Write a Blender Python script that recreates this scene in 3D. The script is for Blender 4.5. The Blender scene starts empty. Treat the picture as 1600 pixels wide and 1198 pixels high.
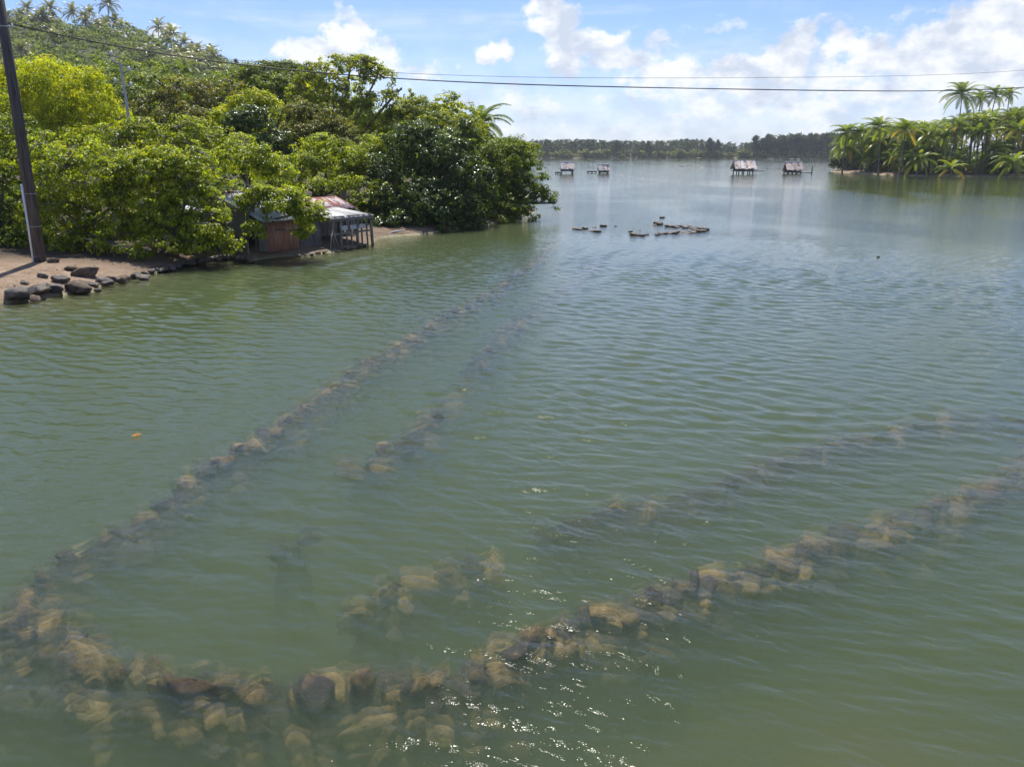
import bpy, math, random
import numpy as np
from mathutils import Vector, Matrix, Euler

# ------------------------------------------------------------------ camera, world, sun
S = bpy.context.scene
C = S.collection
WAVE = .25; CAM_H = 4.5; FPX = 1200.0; PITCH = math.atan(362/1200)
cam = bpy.data.cameras.new('camera'); camo = bpy.data.objects.new('camera', cam); C.objects.link(camo)
cam.sensor_width = 36; cam.lens = 36*FPX/1600; cam.clip_start = 0.1; cam.clip_end = 9000
camo.location = (0, 0, CAM_H); camo.rotation_euler = (math.pi/2-PITCH, 0, 0)
S.camera = camo
SUN_EL = math.radians(59); SUN_AZ = math.radians(-7)      # azimuth from +Y towards +X
sd = bpy.data.lights.new('sun', 'SUN'); sd.energy = 5.0; sd.angle = math.radians(0.55); sd.color = (1, .955, .88)
so = bpy.data.objects.new('sun', sd); C.objects.link(so)
sdir = Vector((math.sin(SUN_AZ)*math.cos(SUN_EL), math.cos(SUN_AZ)*math.cos(SUN_EL), math.sin(SUN_EL)))
so.rotation_euler = sdir.to_track_quat('Z', 'Y').to_euler(); so.location = (0, 0, 200)
S.view_settings.view_transform = 'Standard'; S.view_settings.look = 'None'
S.view_settings.exposure = 0.47; S.view_settings.gamma = 1; S.view_settings.use_curve_mapping = False
cy = S.cycles
S.render.engine = 'CYCLES'
cy.use_denoising = True
cy.max_bounces = 8; cy.diffuse_bounces = 2; cy.glossy_bounces = 3; cy.transmission_bounces = 4
cy.transparent_max_bounces = 12; cy.volume_bounces = 0
cy.caustics_reflective = False; cy.caustics_refractive = False
cy.sample_clamp_indirect = 4; cy.sample_clamp_direct = 2.6; cy.use_adaptive_sampling = False

def ray(px, py):
    x = (px-800)/FPX; yu = (599-py)/FPX
    c, s = math.cos(PITCH), math.sin(PITCH)
    return (x, c+yu*s, -s+yu*c)
def W(px, py, z=0.0):
    d = ray(px, py); t = (z-CAM_H)/d[2]; return (d[0]*t, d[1]*t, z)
def D(px, py, Y):
    d = ray(px, py); t = Y/d[1]; return (d[0]*t, Y, CAM_H+d[2]*t)

class NT:
    def __init__(s, nt): s.nt = nt; nt.nodes.clear()
    def n(s, t, **k):
        nd = s.nt.nodes.new(t)
        ins = k.pop('i', {})
        for a, v in k.items(): setattr(nd, a, v)
        for a, v in ins.items():
            if isinstance(v, bpy.types.NodeSocket): s.nt.links.new(v, nd.inputs[a])
            else: nd.inputs[a].default_value = v
        return nd
    def m(s, op, a, b=None, c=None, clamp=False):
        i = {0: a}
        if b is not None: i[1] = b
        if c is not None: i[2] = c
        return s.n('ShaderNodeMath', operation=op, use_clamp=clamp, i=i).outputs[0]
    def v(s, op, a, b=None):
        i = {0: a}
        if b is not None: i[1] = b
        nd = s.n('ShaderNodeVectorMath', operation=op, i=i)
        return nd.outputs['Value' if op in ('LENGTH', 'DOT_PRODUCT', 'DISTANCE') else 'Vector']
    def mr(s, x, a, b, c=0.0, d=1.0, smooth=False):
        return s.n('ShaderNodeMapRange', interpolation_type='SMOOTHSTEP' if smooth else 'LINEAR', i={0: x, 1: a, 2: b, 3: c, 4: d}).outputs[0]
    def noise(s, vec, scale, detail=3, rough=.5, dist=0.0, dim='3D'):
        return s.n('ShaderNodeTexNoise', noise_dimensions=dim, i={'Vector': vec, 'Scale': scale, 'Detail': detail, 'Roughness': rough, 'Distortion': dist})
    def mixc(s, f, a, b, bt='MIX'):
        nd = s.n('ShaderNodeMix', data_type='RGBA', blend_type=bt)
        for k, v in ((0, f), (6, a), (7, b)):
            if isinstance(v, bpy.types.NodeSocket): s.nt.links.new(v, nd.inputs[k])
            else: nd.inputs[k].default_value = v if k == 0 else (*v, 1) if len(v) == 3 else v
        return nd.outputs[2]
    def link(s, a, b): s.nt.links.new(a, b)

# ---- world: Nishita sky with cumulus near the horizon and thin high cloud
wd = bpy.data.worlds.new('World'); S.world = wd; wd.use_nodes = True
t = NT(wd.node_tree)
sky = t.n('ShaderNodeTexSky', sky_type='NISHITA', sun_disc=False, sun_elevation=SUN_EL, sun_rotation=SUN_AZ,
          altitude=0, air_density=1.0, dust_density=.25, ozone_density=2.0)
bg1 = t.n('ShaderNodeBackground', i={0: t.mixc(1.0, sky.outputs[0], (.70, .82, 1.20), 'MULTIPLY'), 1: 0.09})
gen = t.n('ShaderNodeTexCoord').outputs['Generated']
sep = t.n('ShaderNodeSeparateXYZ', i={0: gen})
az = t.m('ARCTAN2', sep.outputs[0], sep.outputs[1]); el = t.m('ARCSINE', sep.outputs[2])
dn = t.noise(gen, 16, 4, .6)
off = t.v('MULTIPLY', t.v('SUBTRACT', dn.outputs['Color'], (.5, .5, .5)), (.13, .075, 0))
P0 = t.n('ShaderNodeCombineXYZ', i={0: az, 1: el, 2: 0.0}).outputs[0]
PW = t.v('ADD', P0, off)
blobs = [(540,52,30,34,1),(500,88,55,24,.9),(585,92,70,22,.75),(868,35,34,36,1),(905,85,60,28,.95),(965,95,60,22,.8),(775,84,24,16,.9),(650,98,60,16,.7),
 (1252,75,32,32,1),(1215,102,36,20,1),(1350,92,48,38,1),(1150,112,30,22,.9),(1440,92,62,34,1),(1530,80,62,50,1.1),(1592,38,40,40,1.1),(1485,62,26,12,.8),
 (1050,122,64,26,.9),(1030,66,48,14,.55),(1250,150,260,34,.72),(800,168,90,30,.6),(1100,190,420,36,.5),(258,52,26,14,.8),(600,140,60,24,.4),
 (2000,60,120,80,1),(2300,90,150,60,.9),(-300,60,120,60,.9),(-700,80,150,70,.9),(1300,30,300,10,.35)]
acc = None
for (px, py, rx, ry, st) in blobs:
    d = ray(px, py); L = math.sqrt(sum(q*q for q in d))
    a0 = math.atan2(d[0], d[1]); e0 = math.asin(d[2]/L)
    ln = t.v('LENGTH', t.v('MULTIPLY', t.v('SUBTRACT', PW, (a0, e0, 0)), (FPX/rx/1.15, FPX/ry/1.15, 0)))
    b = t.m('MULTIPLY', t.mr(ln, 1.55, .35, 0, 1, True), st)
    acc = b if acc is None else t.m('MAXIMUM', acc, b)
fn = t.noise(t.v('MULTIPLY', gen, (1, 1, 1.5)), 9, 9, .58, .3)
gen_c = t.mr(fn.outputs[0], .50, .68, 0, .85, True)                       # clouds everywhere round the horizon
lowband = t.mr(el, .3, 1.2, 1.0, .5)
rest = t.m('MULTIPLY', gen_c, t.m('MULTIPLY', lowband, t.m('MAXIMUM', t.mr(el, .17, .26, 0, 1, True), t.mr(t.m('ABSOLUTE', az), .55, .8, .12, 1, True))))  # includes unseen clouds overhead, added to brighten the water's reflection
fine = t.noise(t.v('MULTIPLY', gen, (1, 1, 1.7)), 34, 8, .62)
dens = t.mr(t.m('ADD', acc, t.m('MULTIPLY', t.m('SUBTRACT', fine.outputs[0], .5), 1.5)), .22, .85, 0, 1, True)
dens = t.m('MULTIPLY', dens, t.mr(acc, .02, .25))
dens = t.m('MAXIMUM', dens, rest)
cir = t.noise(t.v('MULTIPLY', gen, (1.0, 3.2, 11)), 2.6, 6, .62, .8)
cirv = t.mr(cir.outputs[0], .45, .78, 0, .38, True)
veil = t.mr(el, 0.0, .15, .50, 0.03)                                   # thin milky air low down
dens = t.m('MAXIMUM', dens, t.m('ADD', cirv, veil, clamp=True))
shade = t.noise(t.v('ADD', t.v('MULTIPLY', gen, (1, 1, 1.7)), (.0, .0, .012)), 22, 5, .55)
ccol = t.mixc(t.mr(shade.outputs[0], .38, .57), (.60, .68, .82), (.95, .97, 1.0))
bg2 = t.n('ShaderNodeBackground', i={0: ccol, 1: .77})
mx = t.n('ShaderNodeMixShader', i={0: dens, 1: bg1.outputs[0], 2: bg2.outputs[0]})
o = t.n('ShaderNodeOutputWorld', i={0: mx.outputs[0]})
wd.cycles.sampling_method = 'MANUAL'; wd.cycles.sample_map_resolution = 512

# ------------------------------------------------------------------ helpers
rng = np.random.default_rng(7); random.seed(11)
def sRGB(r, g, b): return tuple(((c/255)/12.92 if c/255 <= .04045 else ((c/255+.055)/1.055)**2.4) for c in (r, g, b))
def newmat(name): m = bpy.data.materials.new(name); m.use_nodes = True; return m, NT(m.node_tree)
MT = {}
def rough_mat(name, c1, c2, scale=3, rough=.8, bump=.3, c3=None, coords='Object', stretch=(1, 1, 1), detail=6, rnd=.25, spec=.3, bdist=.02, t3=(.55, .7)):
    m, t = newmat(name)
    co = t.n('ShaderNodeTexCoord').outputs[coords]
    if coords == 'Object':
        oi = t.n('ShaderNodeObjectInfo'); co = t.v('ADD', t.v('MULTIPLY', co, stretch), t.n('ShaderNodeCombineXYZ', i={0: t.m('MULTIPLY', oi.outputs['Random'], 40), 1: 0.0, 2: 0.0}).outputs[0])
        rn = oi.outputs['Random']
    else: co = t.v('MULTIPLY', co, stretch); rn = .5
    n1 = t.noise(co, scale, detail, .6)
    col = t.mixc(t.mr(n1.outputs[0], .35, .65), c1, c2)
    if c3:
        n2 = t.noise(co, scale*.6, 4, .6, .5)
        col = t.mixc(t.mr(n2.outputs[0], t3[0], t3[1]), col, c3)
    if rnd: 
        sc = t.n('ShaderNodeVectorMath', operation='SCALE', i={0: col, 'Scale': t.mr(rn, 0, 1, 1-rnd, 1+rnd)}); col = sc.outputs[0]
    b = t.n('ShaderNodeBump', i={'Strength': bump, 'Distance': bdist, 'Height': t.noise(co, scale*4, 6, .65).outputs[0]})
    p = t.n('ShaderNodeBsdfPrincipled', i={'Base Color': col, 'Roughness': rough, 'Specular IOR Level': spec, 'Normal': b.outputs[0]})
    t.n('ShaderNodeOutputMaterial', i={0: p.outputs[0]})
    MT[name] = m; return m

def leaf_mat(name, c1, c2, c3=None, trans=.45, rough=.45, spec=.35, ys=.93):
    """leaves: the tone attribute is a random value of each leaf / shoot (young shoots paler)"""
    m, t = newmat(name)
    at = t.n('ShaderNodeAttribute', attribute_name='tone').outputs['Fac']
    col = t.mixc(t.mr(at, 0, .75), c1, c2)
    if c3: col = t.mixc(t.mr(at, ys, ys+.03), col, c3)
    p = t.n('ShaderNodeBsdfPrincipled', i={'Base Color': col, 'Roughness': rough, 'Specular IOR Level': spec})
    tc = t.mixc(1.0, col, (1.5, 1.55, .75), 'MULTIPLY')
    tr = t.n('ShaderNodeBsdfTranslucent', i={0: tc})
    mxs = t.n('ShaderNodeMixShader', i={0: trans, 1: p.outputs[0], 2: tr.outputs[0]})
    t.n('ShaderNodeOutputMaterial', i={0: mxs.outputs[0]})
    MT[name] = m; return m

def mesh_np(name, V, T, mats=(), tone=None, midx=None, smooth=False):
    """V Nx3, T MxK (tris or quads) -> mesh"""
    V = np.asarray(V, dtype=np.float32); T = np.asarray(T, dtype=np.int32); k = T.shape[1]
    me = bpy.data.meshes.new(name)
    me.vertices.add(len(V)); me.vertices.foreach_set('co', V.ravel())
    me.loops.add(T.size); me.loops.foreach_set('vertex_index', T.ravel())
    me.polygons.add(len(T)); me.polygons.foreach_set('loop_start', np.arange(0, T.size, k, dtype=np.int32))
    me.polygons.foreach_set('use_smooth', np.full(len(T), smooth))
    for m in mats: me.materials.append(m)
    if midx is not None: me.polygons.foreach_set('material_index', np.asarray(midx, dtype=np.int32))
    if tone is not None:
        a = me.attributes.new('tone', 'FLOAT', 'POINT'); a.data.foreach_set('value', np.asarray(tone, dtype=np.float32))
    me.update(calc_edges=True); return me
def link(name, me, parent=None, loc=None, rot=None, scale=None):
    o = bpy.data.objects.new(name, me); C.objects.link(o)
    if parent is not None: o.parent = parent
    if loc is not None: o.location = loc
    if rot is not None: o.rotation_euler = rot
    if scale is not None: o.scale = (scale,)*3 if isinstance(scale, (int, float)) else scale
    return o
def tag(o, label=None, cat=None, group=None, kind=None):
    if label: o['label'] = label
    if cat: o['category'] = cat
    if group: o['group'] = group
    if kind: o['kind'] = kind
    return o
def empty(name, loc, rz=0, **k):
    o = bpy.data.objects.new(name, None); C.objects.link(o); o.location = loc; o.rotation_euler = (0, 0, rz); o.empty_display_size = .2
    return tag(o, **k)

class MB:
    """collects tubes and boxes into one mesh"""
    def __init__(s): s.V = []; s.F = []; s.n = 0
    def add(s, V, F):
        V = np.asarray(V, float); s.V.append(V); s.F += [tuple(i+s.n for i in f) for f in F]; s.n += len(V)
    def tube(s, pts, rad, sides=6, cap=True):
        pts = [Vector(p) for p in pts]; n = len(pts)
        if not hasattr(rad, '__len__'): rad = [rad]*n
        V = []; F = []
        prev = None
        for i, p in enumerate(pts):
            d = (pts[min(i+1, n-1)]-pts[max(i-1, 0)]).normalized()
            if prev is None:
                a = d.orthogonal().normalized()
            else: a = (prev - d*prev.dot(d)).normalized()
            prev = a; b = d.cross(a)
            for k in range(sides):
                th = 2*math.pi*k/sides; V.append(p+(a*math.cos(th)+b*math.sin(th))*rad[i])
        for i in range(n-1):
            for k in range(sides):
                k2 = (k+1) % sides; F.append((i*sides+k, i*sides+k2, (i+1)*sides+k2, (i+1)*sides+k))
        if cap: F.append(tuple(range(sides))[::-1]); F.append(tuple((n-1)*sides+k for k in range(sides)))
        s.add([tuple(v) for v in V], F); return s
    def box(s, c, size, M=None):
        x, y, z = [q/2 for q in size]
        V = [Vector((a*x, b*y, d*z)) for a in (-1, 1) for b in (-1, 1) for d in (-1, 1)]
        if M is not None: V = [M @ v for v in V]
        V = [tuple(v+Vector(c)) for v in V]
        s.add(V, [(0, 1, 3, 2), (4, 6, 7, 5), (0, 4, 5, 1), (2, 3, 7, 6), (0, 2, 6, 4), (1, 5, 7, 3)]); return s
    def hexa(s, V):
        """8 corners: bottom 4 then top 4"""
        s.add(V, [(0, 3, 2, 1), (4, 5, 6, 7), (0, 1, 5, 4), (1, 2, 6, 5), (2, 3, 7, 6), (3, 0, 4, 7)]); return s
    def mesh(s, name, m, smooth=False):
        me = bpy.data.meshes.new(name); me.from_pydata([tuple(v) for v in np.concatenate(s.V)], [], s.F)
        me.materials.append(m)
        if smooth: me.polygons.foreach_set('use_smooth', [True]*len(me.polygons))
        me.update(); return me
    def build(s, name, m, parent=None, smooth=False, **k): return link(name, s.mesh(name, m, smooth), parent, **k)

def tubes_np(P0, P1, r0, r1, bend, seg=3, sides=3):
    """many bent tapered tubes at once; P0,P1 Nx3 -> V, quads"""
    P0 = np.asarray(P0, float); P1 = np.asarray(P1, float); N = len(P0)
    mid = (P0+P1)/2+bend
    d = P1-P0; d /= np.linalg.norm(d, axis=1, keepdims=True)+1e-9
    a = np.cross(d, np.array([.31, .17, .93])); a /= np.linalg.norm(a, axis=1, keepdims=True)+1e-9
    b = np.cross(d, a)
    V = np.zeros((N, seg+1, sides, 3))
    for i in range(seg+1):
        u = i/seg
        c = P0*(1-u)**2+2*mid*u*(1-u)+P1*u*u
        r = (np.asarray(r0)*(1-u)+np.asarray(r1)*u)
        r = np.broadcast_to(r, (N,))[:, None]
        for k in range(sides):
            th = 2*math.pi*k/sides; V[:, i, k] = c+(a*math.cos(th)+b*math.sin(th))*r
    idx = np.arange(N*(seg+1)*sides).reshape(N, seg+1, sides)
    F = []
    for i in range(seg):
        for k in range(sides):
            k2 = (k+1) % sides
            F.append(np.stack([idx[:, i, k], idx[:, i, k2], idx[:, i+1, k2], idx[:, i+1, k]], 1))
    return V.reshape(-1, 3), np.concatenate(F)

def nz(X, Y, seed=0, octv=4, f=1.0):
    """cheap smooth value noise (vectorised), about -1..1"""
    out = 0; amp = 1; tot = 0
    for o_ in range(octv):
        x = X*f; y = Y*f
        xi = np.floor(x).astype(np.int64); yi = np.floor(y).astype(np.int64); xf = x-xi; yf = y-yi
        def h(a, b):
            n = (a*374761393+b*668265263+(seed+o_)*974711) & 0x7fffffff
            n = ((n ^ (n >> 13))*1274126177) & 0x7fffffff
            return ((n ^ (n >> 16)) & 0xffff)/32767.5-1
        u = xf*xf*(3-2*xf); v = yf*yf*(3-2*yf)
        out = out+amp*((h(xi, yi)*(1-u)+h(xi+1, yi)*u)*(1-v)+(h(xi, yi+1)*(1-u)+h(xi+1, yi+1)*u)*v)
        tot += amp; amp *= .5; f *= 2
    return out/tot

# ------------------------------------------------------------------ materials
BARK = rough_mat('bark', (.10, .085, .07), (.22, .20, .17), 2.5, .9, .5, rnd=.15)
TWIG = rough_mat('twig_bark', (.16, .14, .12), (.30, .27, .23), 2.5, .9, .3, rnd=.1)
PALMBARK = rough_mat('palm_bark', (.14, .12, .10), (.30, .27, .23), 1.5, .9, .5, stretch=(1, 1, 6))
STONE = rough_mat('reef_stone', (.20, .135, .05), (.46, .33, .14), 2.2, .6, .8, c3=(.09, .07, .035), rnd=.45, bdist=.05)
STONE2 = rough_mat('wet_stone', (.035, .030, .025), (.12, .095, .07), 3.0, .55, .8, c3=(.22, .155, .09), rnd=.3, bdist=.05, spec=.5, t3=(.55, .65))
ALGA = rough_mat('algae_stone', (.09, .05, .02), (.26, .15, .06), 9, .35, 1, c3=(.38, .35, .12), bdist=.03, spec=.6)
POLEW = rough_mat('pole_timber', (.045, .038, .035), (.15, .135, .125), 4, .85, .8, stretch=(6, 6, .25), rnd=0)
CONC = rough_mat('pole_concrete', (.42, .41, .39), (.56, .55, .53), 2, .85, .3, rnd=.1)
WHITEP = rough_mat('white_conduit', (.70, .71, .72), (.80, .80, .80), 3, .5, .1, stretch=(1, 1, .2), rnd=0)
CABLE = rough_mat('cable_rubber', (.02, .02, .022), (.05, .05, .055), 5, .6, .1, rnd=0)
ROOFW = rough_mat('roof_zinc', (.55, .57, .60), (.74, .75, .77), 1.2, .45, .15, c3=(.36, .30, .27), rnd=.12, t3=(.6, .72))
ROOFR = rough_mat('roof_rust_white', (.30, .10, .08), (.20, .07, .055), 2.6, .75, .3, c3=(.50, .47, .45), stretch=(1.6, 1, .35), rnd=.2, t3=(.5, .56))
ROOFO = rough_mat('roof_rust_orange', (.42, .13, .04), (.55, .21, .07), 2.0, .8, .3, c3=(.20, .08, .04), rnd=.15)
WALLO = rough_mat('wall_rust_orange', (.40, .15, .09), (.55, .32, .22), 3.2, .75, .2, c3=(.40, .33, .28), stretch=(1.6, 1.6, .18), rnd=.15)
WALLG = rough_mat('wall_panel_grey', (.22, .195, .17), (.32, .29, .26), 1.3, .9, .2, c3=(.13, .11, .09), rnd=.15, t3=(.6, .75))
DARKW = rough_mat('old_timber', (.09, .08, .07), (.24, .22, .20), 4, .9, .5, stretch=(1, 1, .3), rnd=.3)
THATCH = rough_mat('palm_thatch', (.46, .35, .29), (.76, .66, .59), 2.2, .95, .6, c3=(.10, .07, .06), rnd=.2, t3=(.55, .65))
THATCHL = rough_mat('pale_thatch', (.50, .45, .42), (.66, .62, .58), 3, .9, .5, rnd=.15)
LEAF_G = leaf_mat('leaf_mid_green', (.06, .105, .008), (.26, .31, .018), (.50, .42, .03), .5, ys=.96)
LEAF_B = leaf_mat('leaf_bright_green', (.10, .155, .006), (.44, .47, .018), (.50, .42, .03), .52, ys=.94)
LEAF_Y = leaf_mat('leaf_yellow_green', (.20, .27, .008), (.56, .54, .012), (.62, .46, .03), .5, ys=.90)
LEAF_D = leaf_mat('leaf_dark_glossy', (.032, .065, .010), (.12, .17, .022), (.30, .33, .02), .42, rough=.36, spec=.5, ys=.85)
LEAF_O = leaf_mat('leaf_olive', (.09, .11, .012), (.30, .29, .03), (.32, .22, .04), .4, ys=.85)
LEAF_T = leaf_mat('leaf_top_canopy', (.12, .18, .010), (.48, .48, .02), (.46, .40, .03), .5, ys=.88)
LEAF_H = leaf_mat('hill_leaf', (.06, .095, .014), (.25, .29, .04), (.34, .33, .05), .42, rough=.6, ys=.9)
FROND = leaf_mat('frond_green', (.07, .12, .012), (.26, .31, .035), None, .45, rough=.45, spec=.35)
FRONDY = leaf_mat('frond_yellow_green', (.12, .17, .012), (.32, .34, .025), None, .45, rough=.35, spec=.5)
FRONDO = leaf_mat('frond_golden', (.42, .26, .03), (.52, .36, .05), None, .4, rough=.5)
FRONDH = leaf_mat('frond_hill', (.11, .13, .045), (.30, .30, .15), None, .3, rough=.35, spec=.6)
WOODFAR = leaf_mat('ironwood_needles', (.05, .07, .035), (.12, .145, .075), (.10, .11, .05), .25, rough=.8, spec=.2)
SHRUBFAR = leaf_mat('far_shrub_leaf', (.10, .13, .03), (.34, .34, .08), (.48, .38, .09), .35, rough=.6)

# ------------------------------------------------------------------ terrain
def poly_sd(X, Y, poly):
    """signed distance, positive inside"""
    n = len(poly); d2 = np.full(X.shape, 1e18); ins = np.zeros(X.shape, bool)
    for i in range(n):
        x0, y0 = poly[i]; x1, y1 = poly[(i+1) % n]
        ex, ey = x1-x0, y1-y0; L = ex*ex+ey*ey+1e-12
        tt = np.clip(((X-x0)*ex+(Y-y0)*ey)/L, 0, 1)
        d2 = np.minimum(d2, (X-x0-tt*ex)**2+(Y-y0-tt*ey)**2)
        c = ((y0 > Y) != (y1 > Y)) & (X < (x1-x0)*(Y-y0)/(y1-y0+1e-12)+x0)
        ins ^= c
    d = np.sqrt(d2); return np.where(ins, d, -d)
def w2(px, py): p = W(px, py); return (p[0], p[1])
LB = [(-700, 4), (-40, 12), w2(-60, 486), w2(0, 476), w2(60, 467), w2(140, 453), w2(165, 441), w2(240, 427), w2(300, 410), w2(360, 401), w2(385, 409), w2(420, 402), w2(470, 399),
      w2(520, 394), w2(560, 386), w2(600, 371), w2(680, 364), w2(760, 353), w2(800, 344), (2.0, 62), (1.5, 72), (-3, 90), (-12, 130), (-30, 220), (-60, 330), (-120, 420), (-700, 420)]
RI = [w2(1302, 268), w2(1340, 271), w2(1400, 274), w2(1469, 275.5), w2(1600, 276.3), w2(1750, 277), (420, 140), (900, 150), (900, 330), (300, 330), (150, 290), (105, 245), (88, 218)]
FS = [(-900, 590), (900, 588), (2600, 600), (2600, 2600), (-2600, 2600), (-2600, 420), (-900, 470)]
def land(X, Y):
    X = np.asarray(X, float); Y = np.asarray(Y, float)
    wob = nz(X, Y, 3, 4, .35)*.45+nz(X, Y, 9, 2, .06)*np.clip(Y/120, 0, 3)
    d = np.maximum(np.maximum(poly_sd(X, Y, LB), poly_sd(X, Y, RI)), poly_sd(X, Y, FS))+wob
    up = .05+.42*(1-np.exp(-np.clip(d, 0, None)/1.6))+np.clip(d, 0, 60)*.012
    shelf = 1.5+.5*nz(X, Y, 21, 3, .05)
    near_right = np.exp(-((X-3.6)**2+(Y-4.0)**2)/7)*.95                 # sandy shallows under the bridge
    dn = -np.minimum(.05+np.clip(-d, 0, None)*.22, np.clip(shelf-near_right, .55, 9))
    return np.where(d > 0, up, dn)+nz(X, Y, 5, 4, 1.1)*.035
def ground_z(x, y): return float(land(np.array([x]), np.array([y]))[0])

angs = np.concatenate([np.linspace(-180, -48, 60, endpoint=False), np.linspace(-48, 48, 620, endpoint=False), np.linspace(48, 180, 61)[:-1]])
rads = np.concatenate([np.linspace(.5, 60, 260, endpoint=False), 60*(1290/60)**np.linspace(0, 1, 240)])
A, R = np.meshgrid(np.radians(angs), rads)
X = np.sin(A)*R; Y = np.cos(A)*R
Z = land(X, Y)
nr, na = X.shape
V = np.stack([X, Y, Z], -1).reshape(-1, 3)
i = np.arange(nr*na).reshape(nr, na)
j = np.roll(i, -1, 1)
F = np.stack([i[:-1].ravel(), i[1:].ravel(), j[1:].ravel(), j[:-1].ravel()], 1)
V = np.vstack([V, [[0, 0, -1.5]]]); ctr = len(V)-1
m, t = newmat('bank_and_bed')
co = t.n('ShaderNodeNewGeometry').outputs['Position']
z = t.n('ShaderNodeSeparateXYZ', i={0: co}).outputs[2]
n1 = t.noise(co, 1.4, 7, .65); n2 = t.noise(co, 14, 5, .7); n3 = t.noise(co, .35, 4, .6)
sand = t.mixc(t.mr(n1.outputs[0], .35, .65), (.24, .165, .10), (.40, .29, .20))
sand = t.mixc(t.mr(n2.outputs[0], .56, .66), sand, (.15, .10, .065))
shaded_soil = t.mixc(t.mr(n2.outputs[0], .4, .6), (.045, .034, .022), (.10, .072, .045))  # brown earth, darkened further to stand for tree shade on the bank
sp = t.n('ShaderNodeSeparateXYZ', i={0: co})
edge = t.m('ADD', t.m('ADD', sp.outputs[0], t.m('MULTIPLY', sp.outputs[1], .55)), t.m('MULTIPLY', n1.outputs[0], 1.6))
bare = t.mr(t.m('ADD', sp.outputs[1], t.m('MULTIPLY', n1.outputs[0], 2.5)), 30.0, 32.5, 1, 0)
strip = t.mr(z, .30, .42, .55, 0)
dry = t.mixc(t.m('MAXIMUM', bare, strip), shaded_soil, sand)
wet = t.mixc(t.mr(n3.outputs[0], .4, .6), (.26, .24, .11), (.36, .32, .15))
col = t.mixc(t.mr(z, .0, .09), wet, dry)
b = t.n('ShaderNodeBump', i={'Strength': 1.0, 'Distance': .09, 'Height': t.m('ADD', n2.outputs[0], n1.outputs[0])})
p = t.n('ShaderNodeBsdfPrincipled', i={'Base Color': col, 'Roughness': t.mr(z, .02, .12, .35, .95), 'Specular IOR Level': .3, 'Normal': b.outputs[0]})
t.n('ShaderNodeOutputMaterial', i={0: p.outputs[0]})
ground = tag(link('ground', mesh_np('ground', V, F, [m], smooth=True)), kind='structure')

# ---- water: closed body, rippled top, turbid green inside
m, t = newmat('lagoon_water')
co = t.n('ShaderNodeNewGeometry').outputs['Position']
def rot_stretch(ang, sx, sy):
    return t.n('ShaderNodeMapping', vector_type='TEXTURE', i={'Vector': co, 'Rotation': (0, 0, math.radians(ang)), 'Scale': (1/sx, 1/sy, 1)}).outputs[0]
big = t.noise(t.v('MULTIPLY', co, (1, .55, 1)), .06, 3, .5, 1.2)                                         # gusts and calm patches
dist_ = t.v('LENGTH', co)
w1 = t.noise(rot_stretch(-14, 1.0, 2.6), 1.15, 3, .5, .7)
w2_ = t.noise(rot_stretch(24, 1.2, 2.4), 2.6, 3, .55, .5)
w3 = t.noise(rot_stretch(-28, 1.1, 2.2), 6.5, 3, .6, .4)
def ridge(n_): return t.m('POWER', t.m('SUBTRACT', 1, t.m('ABSOLUTE', t.m('MULTIPLY', t.m('SUBTRACT', n_, .5), 2))), 2.0)
far_ = t.mr(dist_, 24, 46, 0, 1)                                      # beyond the modelled waves
hgt = t.m('MULTIPLY', far_, t.m('ADD', t.m('MULTIPLY', ridge(w1.outputs[0]), .080), t.m('MULTIPLY', ridge(w2_.outputs[0]), .044)))
hgt = t.m('ADD', hgt, t.m('MULTIPLY', w3.outputs[0], .05))
patch = t.m('MULTIPLY', t.mr(big.outputs[0], .34, .60, .55, 1.3, True), t.m('MULTIPLY', t.mr(dist_, 5, 12, .80, 1.0), t.mr(t.m('LOGARITHM', dist_, 10.0), 1.1, 2.0, 1.0, .28)))
bmp = t.n('ShaderNodeBump', i={'Strength': t.m('MULTIPLY', patch, .26), 'Distance': 1.0, 'Height': hgt})
fr = t.n('ShaderNodeFresnel', i={'IOR': 1.333, 'Normal': bmp.outputs[0]})
gl = t.n('ShaderNodeBsdfGlossy', i={'Color': (1, 1, 1, 1), 'Roughness': .045, 'Normal': bmp.outputs[0]})
tp = t.n('ShaderNodeBsdfTransparent', i={0: (1, 1, 1, 1)})
rf = t.n('ShaderNodeBsdfRefraction', i={'Roughness': 0.0, 'IOR': 1.16, 'Normal': bmp.outputs[0]})
tr_ = t.n('ShaderNodeMixShader', i={0: .38, 1: tp.outputs[0], 2: rf.outputs[0]})
mxs = t.n('ShaderNodeMixShader', i={0: fr.outputs[0], 1: tr_.outputs[0], 2: gl.outputs[0]})
pv = t.n('ShaderNodeVolumePrincipled', i={'Color': (.49, .675, .32, 1), 'Density': .85, 'Anisotropy': .0, 'Absorption Color': (0, 0, 0, 1)})
t.n('ShaderNodeOutputMaterial', i={0: mxs.outputs[0], 1: pv.outputs[0]})
E_ = 1300.0
aw = np.concatenate([np.linspace(-180, -41, 40, endpoint=False), np.linspace(-41, 41, 660, endpoint=False), np.linspace(41, 180, 41)[:-1]])
rw = np.concatenate([np.linspace(.6, 4.1, 7, endpoint=False), 4.1*(46/4.1)**np.linspace(0, 1, 640), 46*(E_/46)**np.linspace(0, 1, 60)[1:]])
A, R = np.meshgrid(np.radians(aw), rw); X = np.sin(A)*R; Y = np.cos(A)*R
rv = np.random.default_rng(12); Hh = np.zeros_like(X); NW = 72
lam = .11*(.72/.11)**(rv.random(NW)**1.6); wd_ = np.radians(68)+rv.normal(size=NW)*np.radians(24)
wx = X+.25*nz(X, Y, 61, 2, .4); wy = Y+.25*nz(X, Y, 62, 2, .4)          # crests wander
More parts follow.
